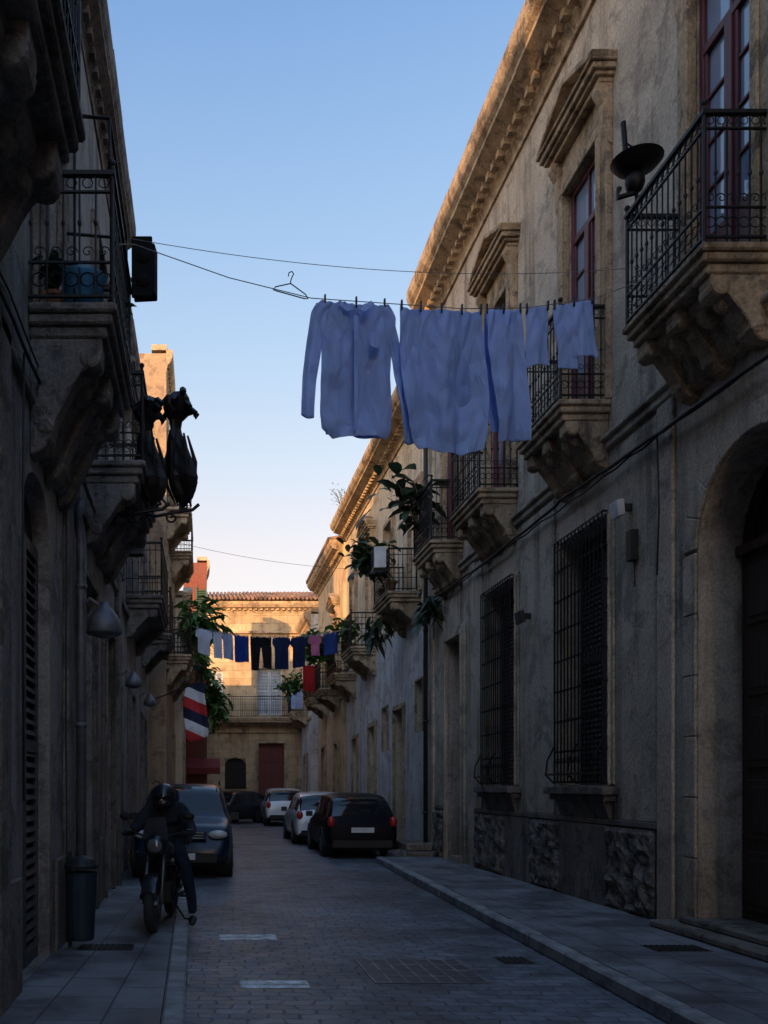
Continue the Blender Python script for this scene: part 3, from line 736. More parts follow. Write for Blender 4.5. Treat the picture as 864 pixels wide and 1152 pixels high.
# shirt
P = grp('hanging_shirt', (1.3, yline(1.3), 5.7))
b = MB(); cloth(b, [(.0, 1.00, 1.59), (.04, .95, 1.64), (.10, .92, 1.67), (.22, .96, 1.66), (.32, .99, 1.64), (.6, .99, 1.62), (.95, .98, 1.63), (1.08, .99, 1.63), (1.17, 1.08, 1.58)], amp=.03, freq=15, seed=1, sag=.03, npeg=3, nx=44, ny=50)
finish_cloth(b, 'shirt_body', P, CL_W)
b = MB(); cloth(b, [(.0, 1.05, 1.55), (.1, 1.02, 1.58), (.5, 1.02, 1.58), (1.12, 1.04, 1.58)], amp=.03, freq=11, seed=5, doff=.07, sag=.03, npeg=3)
finish_cloth(b, 'shirt_back', P, CL_W2)
b = MB(); cloth(b, [(.035, .945, 1.06), (.12, .90, 1.045), (.35, .865, .995), (.7, .825, .94), (.93, .81, .915), (1.04, .805, .91)], nx=14, amp=.03, freq=30, seed=3, doff=-.0, sag=0)
cloth(b, [(.16, 1.55, 1.67), (.3, 1.59, 1.71), (.5, 1.64, 1.76), (.9, 1.70, 1.80), (1.12, 1.73, 1.82), (1.22, 1.735, 1.825)], nx=14, amp=.03, freq=30, seed=9, doff=.03, sag=0)
finish_cloth(b, 'shirt_sleeves', P, CL_W, .02)
b = MB()   # collar, placket, pocket, buttons
yc = yline(1.28) - .055; zc = 5.755
b.add([(1.15, yc + .01, zc - .02), (1.27, yc - .01, zc - .11), (1.21, yc - .01, zc - .125), (1.12, yc + .01, zc - .05)], [(0, 1, 2, 3)])
b.add([(1.42, yc + .03, zc - .01), (1.30, yc - .01, zc - .11), (1.36, yc - .01, zc - .125), (1.45, yc + .03, zc - .04)], [(0, 1, 2, 3)])
o = b.obj('collar', P, CL_W, recalc=False); s = o.modifiers.new('t', 'SOLIDIFY'); s.thickness = .005
b = MB()
for i in range(12):
    z0, z1 = zc - .16 - i * .08, zc - .16 - (i + 1) * .08
    y0 = yc - .0 - .012 * math.sin(i * .9); y1 = yc - .0 - .012 * math.sin((i + 1) * .9)
    b.add([(1.27, y0, z0), (1.30, y0, z0), (1.30, y1, z1), (1.27, y1, z1)], [(0, 1, 2, 3)])
b.add([(1.41, yc + .015, zc - .29), (1.51, yc + .035, zc - .28), (1.51, yc + .03, zc - .40), (1.46, yc + .02, zc - .42), (1.41, yc + .012, zc - .40)], [(0, 1, 2, 3, 4)])
o = b.obj('placket_and_pocket', P, CL_W, recalc=False); s = o.modifiers.new('t', 'SOLIDIFY'); s.thickness = .003
b = MB()
for i in range(6): b.ball((1.285, yc - .008 - .012 * math.sin(i * 1.8), zc - .24 - i * .15), (.006, .004, .006), 8, 5)
b.obj('buttons', P, CL_W2); pegs(P, [1.02, 1.3, 1.56])
# sheet
P = grp('hanging_bed_sheet', (2.1, yline(2.1), 5.8))
b = MB(); cloth(b, [(0, 1.70, 2.50), (.3, 1.70, 2.53), (.8, 1.72, 2.56), (1.2, 1.80, 2.53), (1.30, 1.86, 2.5)], amp=.038, freq=13, seed=2, sag=.035, npeg=4, nx=50, ny=46)
finish_cloth(b, 'sheet', P, CL_W)
b = MB(); cloth(b, [(0.0, 1.72, 2.48), (.6, 1.75, 2.55), (1.18, 1.78, 2.45)], amp=.035, freq=10, seed=12, sag=.03, doff=.07, npeg=4, nx=30)
finish_cloth(b, 'sheet_back_fold', P, CL_W2); pegs(P, [1.72, 1.9, 2.1, 2.3, 2.49])
# trousers: one garment, hung by the waist, legs parting lower down
P = grp('hanging_trousers', (2.7, yline(2.7), 5.9))
b = MB(); cloth(b, [(0, 2.54, 2.90), (.35, 2.555, 2.92), (.7, 2.60, 2.95), (1.0, 2.645, 2.985), (1.22, 2.66, 3.0)], nx=30, ny=40, amp=.03, freq=22, seed=4, sag=.02, npeg=2)
finish_cloth(b, 'front_leg', P, CL_W, .008)
b = MB(); cloth(b, [(0, 2.55, 2.89), (.5, 2.54, 2.80), (.9, 2.58, 2.80), (1.12, 2.60, 2.80)], nx=18, ny=30, amp=.025, freq=24, seed=14, doff=.06, sag=.02, npeg=2)
finish_cloth(b, 'rear_leg', P, CL_W2, .008); pegs(P, [2.55, 2.72, 2.89])
P = grp('hanging_hand_towel', (3.06, yline(3.06), 6.0))
b = MB(); cloth(b, [(0, 2.95, 3.19), (.3, 2.955, 3.2), (.55, 2.975, 3.22)], nx=14, ny=16, amp=.02, freq=20, seed=6, sag=.01, npeg=1); finish_cloth(b, 'towel', P, CL_W); pegs(P, [2.96, 3.18])
P = grp('hanging_shorts', (3.45, yline(3.45), 6.1))
b = MB(); cloth(b, [(0, 3.24, 3.68), (.2, 3.25, 3.70), (.36, 3.28, 3.74), (.52, 3.31, 3.76)], nx=24, ny=16, amp=.026, freq=15, seed=8, sag=.02, npeg=2)
cloth(b, [(0.2, 3.27, 3.5), (.6, 3.30, 3.53)], nx=12, ny=12, amp=.015, freq=15, seed=18, doff=.03, sag=0)
finish_cloth(b, 'shorts', P, CL_W, .008); pegs(P, [3.25, 3.46, 3.66])
# hanger
P = grp('wire_coat_hanger', (.72, yline(.72), 5.75)); m = MB(); hx, hy, hz = .72, yline(.72), 5.87
m.tube([(hx - .02, hy, hz - .01), (hx - .015, hy, hz + .02), (hx + .01, hy, hz + .03), (hx + .025, hy, hz + .01), (hx + .01, hy, hz - .02), (hx, hy, hz - .05), (hx, hy, hz - .07)], .005, 5)
m.tube([(hx, hy, hz - .07), (hx + .13, hy + .04, hz - .14), (hx + .15, hy + .05, hz - .17), (hx + .12, hy + .04, hz - .175), (hx - .12, hy - .04, hz - .155), (hx - .15, hy - .05, hz - .15), (hx - .13, hy - .04, hz - .12), (hx, hy, hz - .07)], .005, 5)
m.obj('wire', P, IRON)

# far line of laundry, Y ~ 25
def y2(x): return 25.6 + .12 * x
def z2f(x): return 6.05 + .10 * ((x - 1.9) / 2.1) ** 2 * 2.2 - .1
P = grp('far_washing_line', (-.35, 25.6, 6.1)); m = MB(); m.tube([(x / 10, y2(x / 10), z2f(x / 10)) for x in range(-4, 44)], .008, 4); m.obj('cord', P, WIRE)
cols = {'w': cloth_mat('white_linen', (.72, .76, .86)), 'lb': cloth_mat('sky_blue_cotton', (.42, .52, .75)), 'b': cloth_mat('royal_blue_cotton', (.03, .07, .35)), 'k': cloth_mat('black_cotton', (.012, .012, .015), .05),
        'n': cloth_mat('navy_cotton', (.013, .022, .07), .1), 'p': cloth_mat('pink_cotton', (.6, .2, .34)), 'b2': cloth_mat('blue_cotton', (.04, .08, .3))}
for nm, k, a, c_, h in (('hanging_tshirt', 'w', -.25, .22, .72), ('hanging_towel', 'w', .25, .5, .78), ('hanging_towel', 'lb', .53, .82, .75), ('hanging_towel', 'b', .86, 1.28, .78), ('hanging_trousers', 'k', 1.33, 1.95, .98),
                        ('hanging_tshirt', 'n', 1.98, 2.5, .95), ('hanging_tshirt', 'n', 2.52, 3.0, .9), ('hanging_tshirt', 'p', 3.05, 3.42, .62), ('hanging_towel', 'b2', 3.48, 3.9, .65)):
    P = grp(nm, (a, y2(a), z2f(a))); b = MB(); W_ = c_ - a
    if nm.endswith('towel'): cloth(b, [(0, a, c_), (h, a + .02, c_ + .02)], nx=12, ny=14, amp=.03, freq=18, seed=a * 9, yfn=y2, zfn=z2f)
    elif nm.endswith('trousers'):
        cloth(b, [(0, a, c_), (.3, a, c_)], nx=12, ny=6, amp=.02, freq=14, seed=1, yfn=y2, zfn=z2f)
        cloth(b, [(.28, a, a + W_ * .49), (h, a + .02, a + W_ * .4)], nx=8, ny=12, amp=.03, freq=20, seed=2, yfn=y2, zfn=z2f, sag=0)
        cloth(b, [(.28, a + W_ * .51, c_), (h - .05, a + W_ * .6, c_)], nx=8, ny=12, amp=.03, freq=20, seed=3, yfn=y2, zfn=z2f, sag=0)
    else:
        cloth(b, [(0, a + .06, c_ - .06), (.03, a, c_), (.25, a - .02, c_ + .02), (.27, a + .06, c_ - .06), (h, a + .06, c_ - .05)], nx=12, ny=18, amp=.025, freq=18, seed=a * 5, yfn=y2, zfn=z2f)
    finish_cloth(b, 'fabric', P, cols[k], .008); pegs(P, [a + .06, c_ - .06], y2, z2f, 1.4)
P = grp('hanging_red_cloth', (4.0, 33.5, 4.5)); b = MB(); cloth(b, [(0, 3.75, 4.2), (1.0, 3.78, 4.2)], nx=10, ny=12, amp=.03, freq=14, seed=3, yfn=lambda x: 34.0, zfn=lambda x: 6.25)
finish_cloth(b, 'fabric', P, cloth_mat('red_cotton', (.5, .03, .03)))
P = grp('hanging_blue_cloth', (3.6, 40, 4.5)); b = MB(); cloth(b, [(0, 3.9, 4.4), (.9, 3.9, 4.4)], nx=10, ny=12, amp=.03, freq=14, seed=4, yfn=lambda x: 40.0, zfn=lambda x: 6.0)
finish_cloth(b, 'fabric', P, cols['lb'])
# striped flag
def flagmat():
    m, nt, b = newmat('striped_flag'); p = pos(nt); o = sep(nt, p)
    v = mth(nt, 'FRACT', mth(nt, 'ADD', mth(nt, 'MULTIPLY', o[2], 1.15), mth(nt, 'MULTIPLY', o[0], .5)))
    col = mix(nt, mth(nt, 'GREATER_THAN', v, .33), (.5, .03, .03), (.65, .65, .65))
    col = mix(nt, mth(nt, 'GREATER_THAN', v, .66), col, (.015, .02, .05)); nt.links.new(col, b.inputs['Base Color']); b.inputs['Roughness'].default_value = .9; return m
P = grp('striped_flag', (-.5, 24, 3.6)); m = MB(); m.tube([(-1.5, 23.5, 3.85), (.1, 23.5, 4.45)], .018, 6); m.obj('flagpole', P, IRON)
b = MB(); cloth(b, [(0, -.5, .05), (.4, -.58, .0), (.9, -.55, .08), (1.5, -.45, .1)], nx=16, ny=22, amp=.07, freq=12, seed=3, yfn=lambda x: 23.5, zfn=lambda x: 4.42 + (x - .05) * .37)
finish_cloth(b, 'fabric', P, flagmat())

# ------------------------------------------------------------------ PLANTS
LEAF_D = leafmat('dark_leaf', (.035, .065, .03)); LEAF_G = leafmat('green_leaf', (.08, .18, .035)); STEM = wood('plant_stem', (.08, .06, .04))
def leafy(name, c, rad, n, size, mat, potat=None, stems=6, seed=1, droop=.3, aspect=.45, pot=.18):
    r = random.Random(seed); P = grp(name, potat or c); b = MB(); st = MB(); root = Vector(potat or c)
    tips = []
    for i in range(stems):
        tgt = Vector((c[0] + r.uniform(-.7, .7) * rad[0], c[1] + r.uniform(-.7, .7) * rad[1], c[2] + r.uniform(-.5, .9) * rad[2]))
        mid = root.lerp(tgt, .5) + Vector((r.uniform(-.06, .06), r.uniform(-.06, .06), .12))
        pts = [root + Vector((0, 0, .05)), root.lerp(mid, .6), mid, mid.lerp(tgt, .55) + Vector((0, 0, .05)), tgt]
        st.tube([tuple(p) for p in pts], [.02, .016, .013, .01, .006], 5); tips += [(pts[2], pts[3]), (pts[3], pts[4]), (pts[3], pts[4])]
    st.obj('stems', P, STEM)
    for i in range(n):
        a, e = tips[r.randrange(len(tips))]; o = a.lerp(e, r.random()) + Vector((r.gauss(0, rad[0] * .3), r.gauss(0, rad[1] * .3), r.gauss(0, rad[2] * .25)))
        az = r.uniform(0, 6.28); el = r.uniform(-.7, .9); L = size * r.uniform(.6, 1.25); W = L * aspect * .5
        d = Vector((math.cos(az) * math.cos(el), math.sin(az) * math.cos(el), math.sin(el)))
        sd = d.cross(Vector((0, 0, 1)))
        if sd.length < .1: sd = Vector((1, 0, 0))
        sd.normalize(); sd = (sd + Vector((0, 0, r.uniform(-.5, .5)))).normalized(); up = sd.cross(d)
        vs = [o]
        for t, w_ in ((.25, .8), (.55, 1), (.8, .65)):
            q = o + d * L * t + Vector((0, 0, -droop * L * t * t))
            vs += [q - sd * W * w_ + up * W * .25, q - up * 0.0, q + sd * W * w_ + up * W * .25]
        vs.append(o + d * L + Vector((0, 0, -droop * L)))
        b.add([tuple(v) for v in vs], [(0, 1, 2), (0, 2, 3), (1, 4, 5, 2), (2, 5, 6, 3), (4, 7, 8, 5), (5, 8, 9, 6), (7, 10, 8), (8, 10, 9)])
    b.obj('leaves', P, mat, smooth=True, recalc=False)
    if potat and pot:
        m = MB(); m.lathe(tuple(root - Vector((0, 0, pot * 1.4))), [(pot * .6, 0), (pot * .85, pot * 1.2), (pot * 1.0, pot * 1.25), (pot * 1.0, pot * 1.5), (pot * .85, pot * 1.5), (pot * .8, pot * 1.35)], 14); m.obj('pot', P, TERRA, smooth=False)
    return P
leafy('rubber_plant', (4.15, 18.4, 7.55), (.5, .35, .55), 64, .48, LEAF_D, (4.55, 18.3, 6.65), 8, 3, .35, .5)
leafy('potted_plant', (4.12, 22.2, 7.35), (.45, .35, .4), 110, .38, LEAF_D, (4.5, 22.2, 6.5), 6, 4)
leafy('potted_plant', (3.75, 21.6, 7.15), (.35, .3, .5), 80, .34, LEAF_D, (4.45, 21.3, 6.5), 5, 14)
leafy('hanging_plant', (4.65, 18.9, 5.1), (.25, .3, .4), 70, .3, LEAF_D, (4.9, 18.8, 5.5), 5, 5, .8, .4, 0)
leafy('hanging_plant', (4.4, 22.6, 5.35), (.35, .4, .4), 70, .3, LEAF_D, (4.6, 22.5, 5.95), 6, 25, .9, .4, 0)
leafy('potted_plant', (4.2, 27.4, 6.3), (.45, .6, .4), 200, .3, LEAF_G, (4.5, 27.4, 6.0), 6, 6)
leafy('potted_plant', (3.7, 30.4, 6.1), (.6, .6, .75), 420, .32, LEAF_G, (4.55, 30.6, 5.65), 10, 7)
leafy('potted_plant', (3.5, 36.0, 5.8), (.6, .5, .6), 240, .32, LEAF_G, (4.3, 36.0, 5.45), 6, 8)
leafy('potted_palm', (.05, 27.2, 6.8), (.65, .5, .6), 210, .62, LEAF_G, (-.6, 27.2, 5.45), 9, 9, .5, .28)
leafy('climbing_plant', (.38, 33.8, 4.8), (.5, .7, 1.3), 620, .34, LEAF_G, (-.35, 33.6, 5.2), 16, 10, .5, .45)
leafy('potted_plant', (-.1, 33.0, 6.1), (.4, .5, .5), 150, .3, LEAF_G, (-.35, 33.0, 5.2), 6, 12)
leafy('rooftop_weed', (4.6, 30.5, 11.5), (.3, .4, .4), 50, .15, LEAF_G, (4.75, 30.5, 11.05), 5, 11, .1, .2, 0)
leafy('rooftop_weed', (4.75, 24.0, 11.3), (.2, .4, .2), 30, .15, LEAF_G, (4.8, 24.0, 11.05), 5, 13, .1, .2, 0)

# ------------------------------------------------------------------ LEFT STREET FITTINGS
def lantern(name, x, y, ztop, s, wallx=-1.35, sd=1):
    r = random.Random(sd)
    P = grp(name, (x, y, ztop)); m = MB()
    prof = [(.02, 0), (.08, -.03), (.13, -.10), (.14, -.18), (.12, -.26), (.07, -.33), (.055, -.42), (.08, -.50), (.10, -.58), (.13, -.72), (.165, -.88), (.17, -1.0), (.15, -1.1), (.10, -1.2), (.05, -1.26), (.01, -1.32)]
    pts = []
    n = 14
    for k_, (rr, h) in enumerate(prof):
        pts.append((rr * s, h * s))
    vs = []
    for rr, h in pts:
        lean = .05 * math.sin(h * 4 / s)
        for j in range(n):
            q = 2 * math.pi * j / n
            k = rr * (1 + .28 * noise.noise(Vector((math.cos(q) * 1.6, math.sin(q) * 1.6, h * 5 + sd * 3))) + (.12 if j % 2 else -.08))
            vs.append((x + lean + k * math.cos(q), y + k * math.sin(q), ztop + h))
    K = len(pts)
    m.add(vs, [(i * n + j, i * n + (j + 1) % n, (i + 1) * n + (j + 1) % n, (i + 1) * n + j) for i in range(K - 1) for j in range(n)])
    for q in range(9):
        a = q * .7 + r.random(); R_ = .15 * s
        c = (x + R_ * math.cos(a), y + R_ * math.sin(a), ztop - r.uniform(.04, .24) * s)
        m.tube([(x, y, c[2] - .08), c, (c[0] + .05 * math.cos(a), c[1] + .05 * math.sin(a), c[2] - .05), (c[0] + .03 * math.cos(a), c[1] + .03 * math.sin(a), c[2] - .10)], [.03, .045, .035, .01], 6)
    for q in range(6):
        a = q * 1.05; R_ = .17 * s
        m.tube([(x + R_ * .5 * math.cos(a), y + R_ * .5 * math.sin(a), ztop - .5 * s), (x + R_ * math.cos(a), y + R_ * math.sin(a), ztop - .8 * s), (x + R_ * .95 * math.cos(a), y + R_ * .95 * math.sin(a), ztop - 1.05 * s), (x + R_ * .3 * math.cos(a), y + R_ * .3 * math.sin(a), ztop - 1.28 * s)], [.014, .03, .028, .01], 5)
    m.obj('lantern_body', P, IRON, smooth=False)
    m = MB(); zb = ztop - 1.34 * s
    m.tube([(wallx, y, zb + .08), (x - .3, y, zb - .08), (x, y, zb - .02), (x + .16, y, zb + .0), (x + .24, y, zb + .07)], .022, 6)
    m.scroll((x + .06, y, zb + .05), .08, 1.3, .014, 0, 'd'); m.scroll((wallx + .2, y, zb - .08), .16, 1.5, .016, 1.5, 'd'); m.scroll((x - .25, y, zb + .05), .1, 1.3, .014, 3, 'd', -1)
    m.scroll((wallx + .5, y, zb - .05), .12, 1.5, .014, 0, 'd', -1); m.scroll((x - .1, y, zb - .1), .09, 1.3, .014, 1, 'd')
    m.tube([(x, y, zb - .02), (x, y, ztop - 1.2 * s)], .015, 6); m.box(wallx, wallx + .03, y - .06, y + .06, zb - .25, zb + .2)
    m.obj('scroll_bracket', P, IRON)
lantern('wrought_iron_lantern', -.31, 11.3, 6.62, 1.12, sd=1)
lantern('wrought_iron_lantern', -.66, 10.6, 6.25, 1.0, sd=5)
P = grp('hanging_loudspeaker', (-.55, 8.1, 6.3)); m = MB()
m.slab([(-.66, 8.2), (-.46, 8.2), (-.44, 8.36), (-.66, 8.38)], 6.16, 6.62); m.box(-.67, -.48, 8.16, 8.2, 6.1, 6.66); m.tube([(-.7, 8.3, 6.2), (-.6, 8.3, 6.3)], .02, 6); m.lathe((-.56, 8.13, 6.25), [(.02, 0), (.07, .02), (.06, .06)], 14, 1); m.lathe((-.56, 8.13, 6.47), [(.02, 0), (.07, .02), (.06, .06)], 14, 1); m.obj('cabinet', P, M('matt_black', (.008, .008, .008), .8, spec=.1), bevel=.03)
P = grp('plastic_basin', (-1.0, 7.3, 5.35)); m = MB(); m.lathe((-.95, 6.98, 5.3), [(.13, 0), (.17, .28), (.19, .29), (.16, .27), (.12, .03)], 16); m.obj('basin', P, M('blue_plastic', (.1, .34, .66), .4), smooth=True)
leafy('potted_plant', (-1.15, 7.0, 5.65), (.1, .15, .15), 36, .16, LEAF_D, (-1.2, 7.1, 5.5), 5, 21, .4, .4, .12)
leafy('potted_plant', (-.85, 8.0, 5.75), (.14, .2, .2), 50, .18, LEAF_D, (-.9, 8.0, 5.5), 5, 22, .4, .4, .12)
m_ = MB(FL); P = grp('balcony_canopy_frame', (-1, 7, 6.3))
m_.tube([(6.85, .62, 6.3), (6.85, .62, 6.75), (6.85, 0, 6.8)], .015, 6); m_.tube([(6.85, .35, 5.3), (6.85, .35, 6.6)], .012, 6); m_.tube([(8.35, .62, 6.3), (8.35, .62, 6.75), (8.35, 0, 6.8)], .015, 6); m_.tube([(6.85, .62, 6.75), (8.35, .62, 6.75)], .012, 6); m_.obj('frame', P, IRON)
P = grp('zinc_downpipe', (-1.3, 8.9, 0)); m = MB(FL); m.tube([(9.0, .1, .2), (9.0, .1, 4.1), (9.02, .06, 4.35), (9.02, .1, 4.5)], .05, 10)
for z in (.8, 2.2, 3.6): m.tube([(9.0, .1, z), (9.0, .1, z + .05)], .062, 10)
m.obj('pipe', P, PIPE, smooth=True)
P = grp('facade_cables', (-1.3, 6, 4)); m = MB(FL)
m.tube(wavy((1.6, .08, 4.72), (8.4, .08, 4.75), 30, .05, .01, 8) + wavy((8.5, .1, 4.74), (13.7, .1, 4.8), 20, .04, .01, 9), .014, 5)
m.tube([(6.35, .06, 4.7), (6.3, .06, 3.2), (6.34, .06, 1.5)], .009, 5); m.tube(wavy((1.6, .06, 4.85), (13.7, .08, 4.9), 40, .03, .02, 10), .008, 5)
m.tube([(8.3, .07, .15), (8.28, .07, .5), (8.2, .07, 2.6), (8.25, .07, 4.7)], .009, 5); m.obj('cables', P, CABLE, smooth=True)
for y, z, s in ((9.3, 3.35, 1.0), (15.8, 3.5, .8), (20.5, 3.6, .8)):
    wx = -1.35 if y < 13 else -1.5
    P = grp('wall_street_lamp', (wx, y, z)); m = MB()
    m.tube([(wx, y, z + .05), (wx + .15 * s, y, z + .22 * s), (wx + .28 * s, y, z + .12 * s)], .02, 6); m.box(wx, wx + .03, y - .05, y + .05, z - .08, z + .12); m.obj('arm', P, PIPE)
    m = MB(); x = wx + .3 * s
    m.lathe((x, y, z - .16 * s), [(.17 * s, 0), (.19 * s, .02 * s), (.17 * s, .14 * s), (.11 * s, .24 * s), (.05 * s, .3 * s), (.04 * s, .34 * s)], 16); m.obj('shade', P, PIPE, smooth=True)
    m = MB(); m.ball((x, y, z - .15 * s), (.12 * s, .12 * s, .05 * s), 12, 8); m.obj('diffuser', P, LAMPD, smooth=True)
P = grp('litter_bin', (-1.12, 8.1, .13)); m = MB()
m.lathe((-1.13, 8.15, .2), [(.11, 0), (.12, .02), (.145, .6), (.15, .62), (.12, .62), (.11, .58)], 16); m.obj('bin_body', P, M('bin_blue', (.015, .028, .045), .6, spec=.3), smooth=False)
m = MB(); m.lathe((-1.13, 8.15, .85), [(.155, 0), (.16, .03), (.12, .09), (.02, .12)], 16); m.tube([(-1.24, 8.2, .13), (-1.24, 8.2, 1.0)], .018, 8); m.obj('lid_and_post', P, BLACKP)
for nm, F, u, z, W_ in (('air_conditioner', FRB, 20.9, 6.75, .75), ('air_conditioner', FLB, 15.9, 5.9, .6)):
    P = grp(nm, F(u, .8, z)); D0 = .82 if F is FRB else .1
    m = MB(F); m.box(u, u + W_, D0, D0 + .28, z, z + .5); m.obj('casing', P, WHITEP, bevel=.015)
    m = MB(F)
    for k in range(8): m.box(u + .04, u + W_ - .04, D0 + .28, D0 + .29, z + .05 + k * .055, z + .07 + k * .055)
    m.ring((u + W_ * .5, D0 + .3, z + .25), .18, .012, 'd', 16); m.box(u + .05, u + .08, D0 - .1, D0 + .3, z - .05, z); m.box(u + W_ - .08, u + W_ - .05, D0 - .1, D0 + .3, z - .05, z); m.obj('fan_grille', P, IRON2)
P = grp('satellite_dish', (4.4, 9.2, 7.5)); m = MB()
cx, cy, cz = 4.45, 9.15, 8.02
m.lathe((cx, cy, cz), [(.02, -.1), (.12, -.085), (.2, -.04), (.25, .02), (.255, .025), (.2, -.02), (.1, -.07), (.01, -.08)], 22); m.ball((cx - .02, cy, cz - .2), (.1, .1, .12), 10, 7)
m.obj('dish', P, IRON, smooth=True); m = MB(); m.tube([(cx, cy, 7.45), (cx, cy, cz - .1)], .02, 6); m.tube([(cx - .1, cy, cz - .05), (cx - .14, cy, cz + .42)], .028, 7); m.tube([(cx + .2, cy, cz), (cx - .1, cy, cz + .2)], .01, 5)
m.tube([(cx, cy, cz - .3), (cx - .2, cy, cz - .36), (cx - .18, cy, cz - .26)], .03, 6); m.obj('mast', P, IRON)
for x, y, z in ((-2.8, 12.5, 10.4), (6.6, 26, 11.0)):
    P = grp('tv_antenna', (x, y, z)); m = MB(); m.tube([(x, y, z - .4), (x, y, z + 1.8)], .015, 5); m.tube([(x - .5, y, z + 1.7), (x + .5, y, z + 1.7)], .01, 5)
    for k in range(6): m.tube([(x - .45 + k * .18, y - .2, z + 1.7), (x - .45 + k * .18, y + .2, z + 1.7)], .006, 4)
    m.obj('aerial', P, IRON)
P = grp('overhead_wires', (2, 30, 9)); m = MB(); m.tube(wavy((-1.0, 29, 9.6), (5, 31, 9.2), 20, .15), .006, 4); m.obj('wires', P, CABLE)

# ------------------------------------------------------------------ CARS
def car(name, x, y, yaw, L, W, H, paint, suv=False, hatch=True):
    P = grp(name, (x, y, 0)); cs, sn = math.cos(yaw), math.sin(yaw)
    F = lambda a, b, c: Vector((x + a * cs - b * sn, y + a * sn + b * cs, c))
    hw = W / 2; bl = H * .60; gc = .22 if suv else .17
    hood = H * .60 if suv else H * .58
    S = [(0.0, .5, .78, .45, 0), (.012, .62, .86, .3, 0), (.04, hood - .10, .93, gc, 0), (.10, hood - .03, .97, gc, 0), (.20, hood + .02, 1, gc, 0), (.265, hood + .05, 1, gc, 0),
         (.36, H * .88, 1, gc, 1), (.42, H * .975, 1, gc, 2), (.555, H, 1, gc, 2), (.575, H, 1, gc, 3), (.74, H * .985, 1, gc, 2), (.76, H * .98, 1, gc, 3), (.87, H * .945, .99, gc, 2),
         (.93, H * .86, .98, gc, 4), (.975, H * .64, .96, gc, 5), (.992, H * .55, .92, gc + .05, 0), (1.0, H * .45, .85, gc + .15, 0)]
    rows = []
    for t, zt, wf, zb, kd in S:
        w = hw * wf; belt = min(bl, zt - .05); zm = (zb + belt) / 2
        cab = kd in (1, 2, 3, 4); rw = w * (.80 if cab else .9)
        if kd in (1, 4): rw = w * .83
        if kd == 5: rw = w * .88
        half = [(0, zb), (w * .8, zb), (w * .96, zb + .06), (w, zm), (w * .985, belt - .04), (w * .95, belt), (rw, zt - .07 if cab else zt - .03), (rw * .86, zt - .015), (0, zt + .01)]
        rows.append((-L / 2 + L * t, half))
    b = MB(F); nh = 9; n = 2 * nh - 2; vs = []
    for yy, half in rows:
        ring = half + [(-a, c) for a, c in half[1:-1][::-1]]
        vs += [(a, yy, c) for a, c in ring]
    fs = []; mi = []
    kinds = [s[4] for s in S]
    for i in range(len(rows) - 1):
        for j in range(n):
            fs.append((i * n + j, i * n + (j + 1) % n, (i + 1) * n + (j + 1) % n, (i + 1) * n + j))
            jj = j if j < nh - 1 else n - 1 - j
            g = 0; k0, k1 = kinds[i], kinds[i + 1]
            if jj == 5 and k0 in (1, 2, 3) and k1 in (2, 3, 4) and not (k0 == 2 and k1 == 3) or (jj == 5 and k0 == 1): g = 1
            if jj in (6, 7) and ((k0, k1) in ((0, 1), (1, 2)) ): g = 1
            if jj in (6, 7) and (k0, k1) in ((2, 4), (4, 5)): g = 1
            if jj in (0, 1): g = 2
            mi.append(g)
    fs += [tuple(range(n))[::-1], tuple(range((len(rows) - 1) * n, len(rows) * n))]; mi += [0, 0]
    b.add(vs, fs); o = b.obj('body', P, [paint, CGLASS, BLACKP], smooth=True, sub=2)
    for p_, g in zip(o.data.polygons, mi): p_.material_index = g
    r = .35 if suv else .30
    tw = MB(F); rm = MB(F); ar = MB(F)
    for t in (.175, .80):
        yy = -L / 2 + L * t
        for s_ in (-1, 1):
            xo = s_ * (hw + .012); xi = s_ * (hw - .2)
            prof = [(r * .62, xi), (r * .95, xi), (r, xi + s_ * .03), (r, xo - s_ * .03), (r * .95, xo), (r * .64, xo), (r * .6, xo - s_ * .03)]
            tw.lathe((0, yy, r), [(q, h) for q, h in prof], 24, 0)
            rm.lathe((0, yy, r), [(r * .62, xo - s_ * .05), (r * .6, xo - s_ * .035), (.05, xo - s_ * .045)], 20, 0)
            for k in range(5):
                a = k * 1.2566; rm.tube([(xo - s_ * .02, yy, r), (xo - s_ * .012, yy + r * .6 * math.cos(a), r + r * .6 * math.sin(a))], .028, 5)
            ar.lathe((0, yy, r + .02), [(r * 1.16, s_ * (hw - .25)), (r * 1.2, s_ * (hw - .01)), (r * 1.17, s_ * (hw + .006)), (r * 1.0, s_ * (hw - .004))], 24, 0)
    tw.obj('tyres', P, RUBBER, smooth=False); rm.obj('rims', P, M('alloy', (.3, .3, .31), .35, .8)); ar.obj('wheel_arches', P, BLACKP)
    yf, yr = -L / 2, L / 2
    d = MB(F); d.box(-hw * .5, hw * .5, yf - .01, yf + .12, hood - .30, hood - .16); d.box(-hw * .7, hw * .7, yf - .012, yf + .12, gc + .08, gc + .22)
    d.box(-hw * .8, hw * .8, yr - .12, yr + .02, gc + .08, gc + .24)
    for s_ in (-1, 1): d.box(s_ * hw * .97 if s_ > 0 else -hw * .97 - .16, s_ * hw * .97 + (.16 if s_ > 0 else 0), yf + L * .30, yf + L * .30 + .09, bl - .01, bl + .12)
    if suv:
        for s_ in (-1, 1): d.tube([(s_ * hw * .72, yf + L * .42, H + .01), (s_ * hw * .72, yf + L * .5, H + .05), (s_ * hw * .72, yf + L * .8, H + .04), (s_ * hw * .72, yf + L * .86, H - .03)], .018, 6)
    d.tube([(hw * .5, yr - L * .2, H - .03), (hw * .5 + .02, yr - L * .17, H + .12)], .006, 4)
    d.obj('trim', P, BLACKP, bevel=.012)
    h = MB(F)
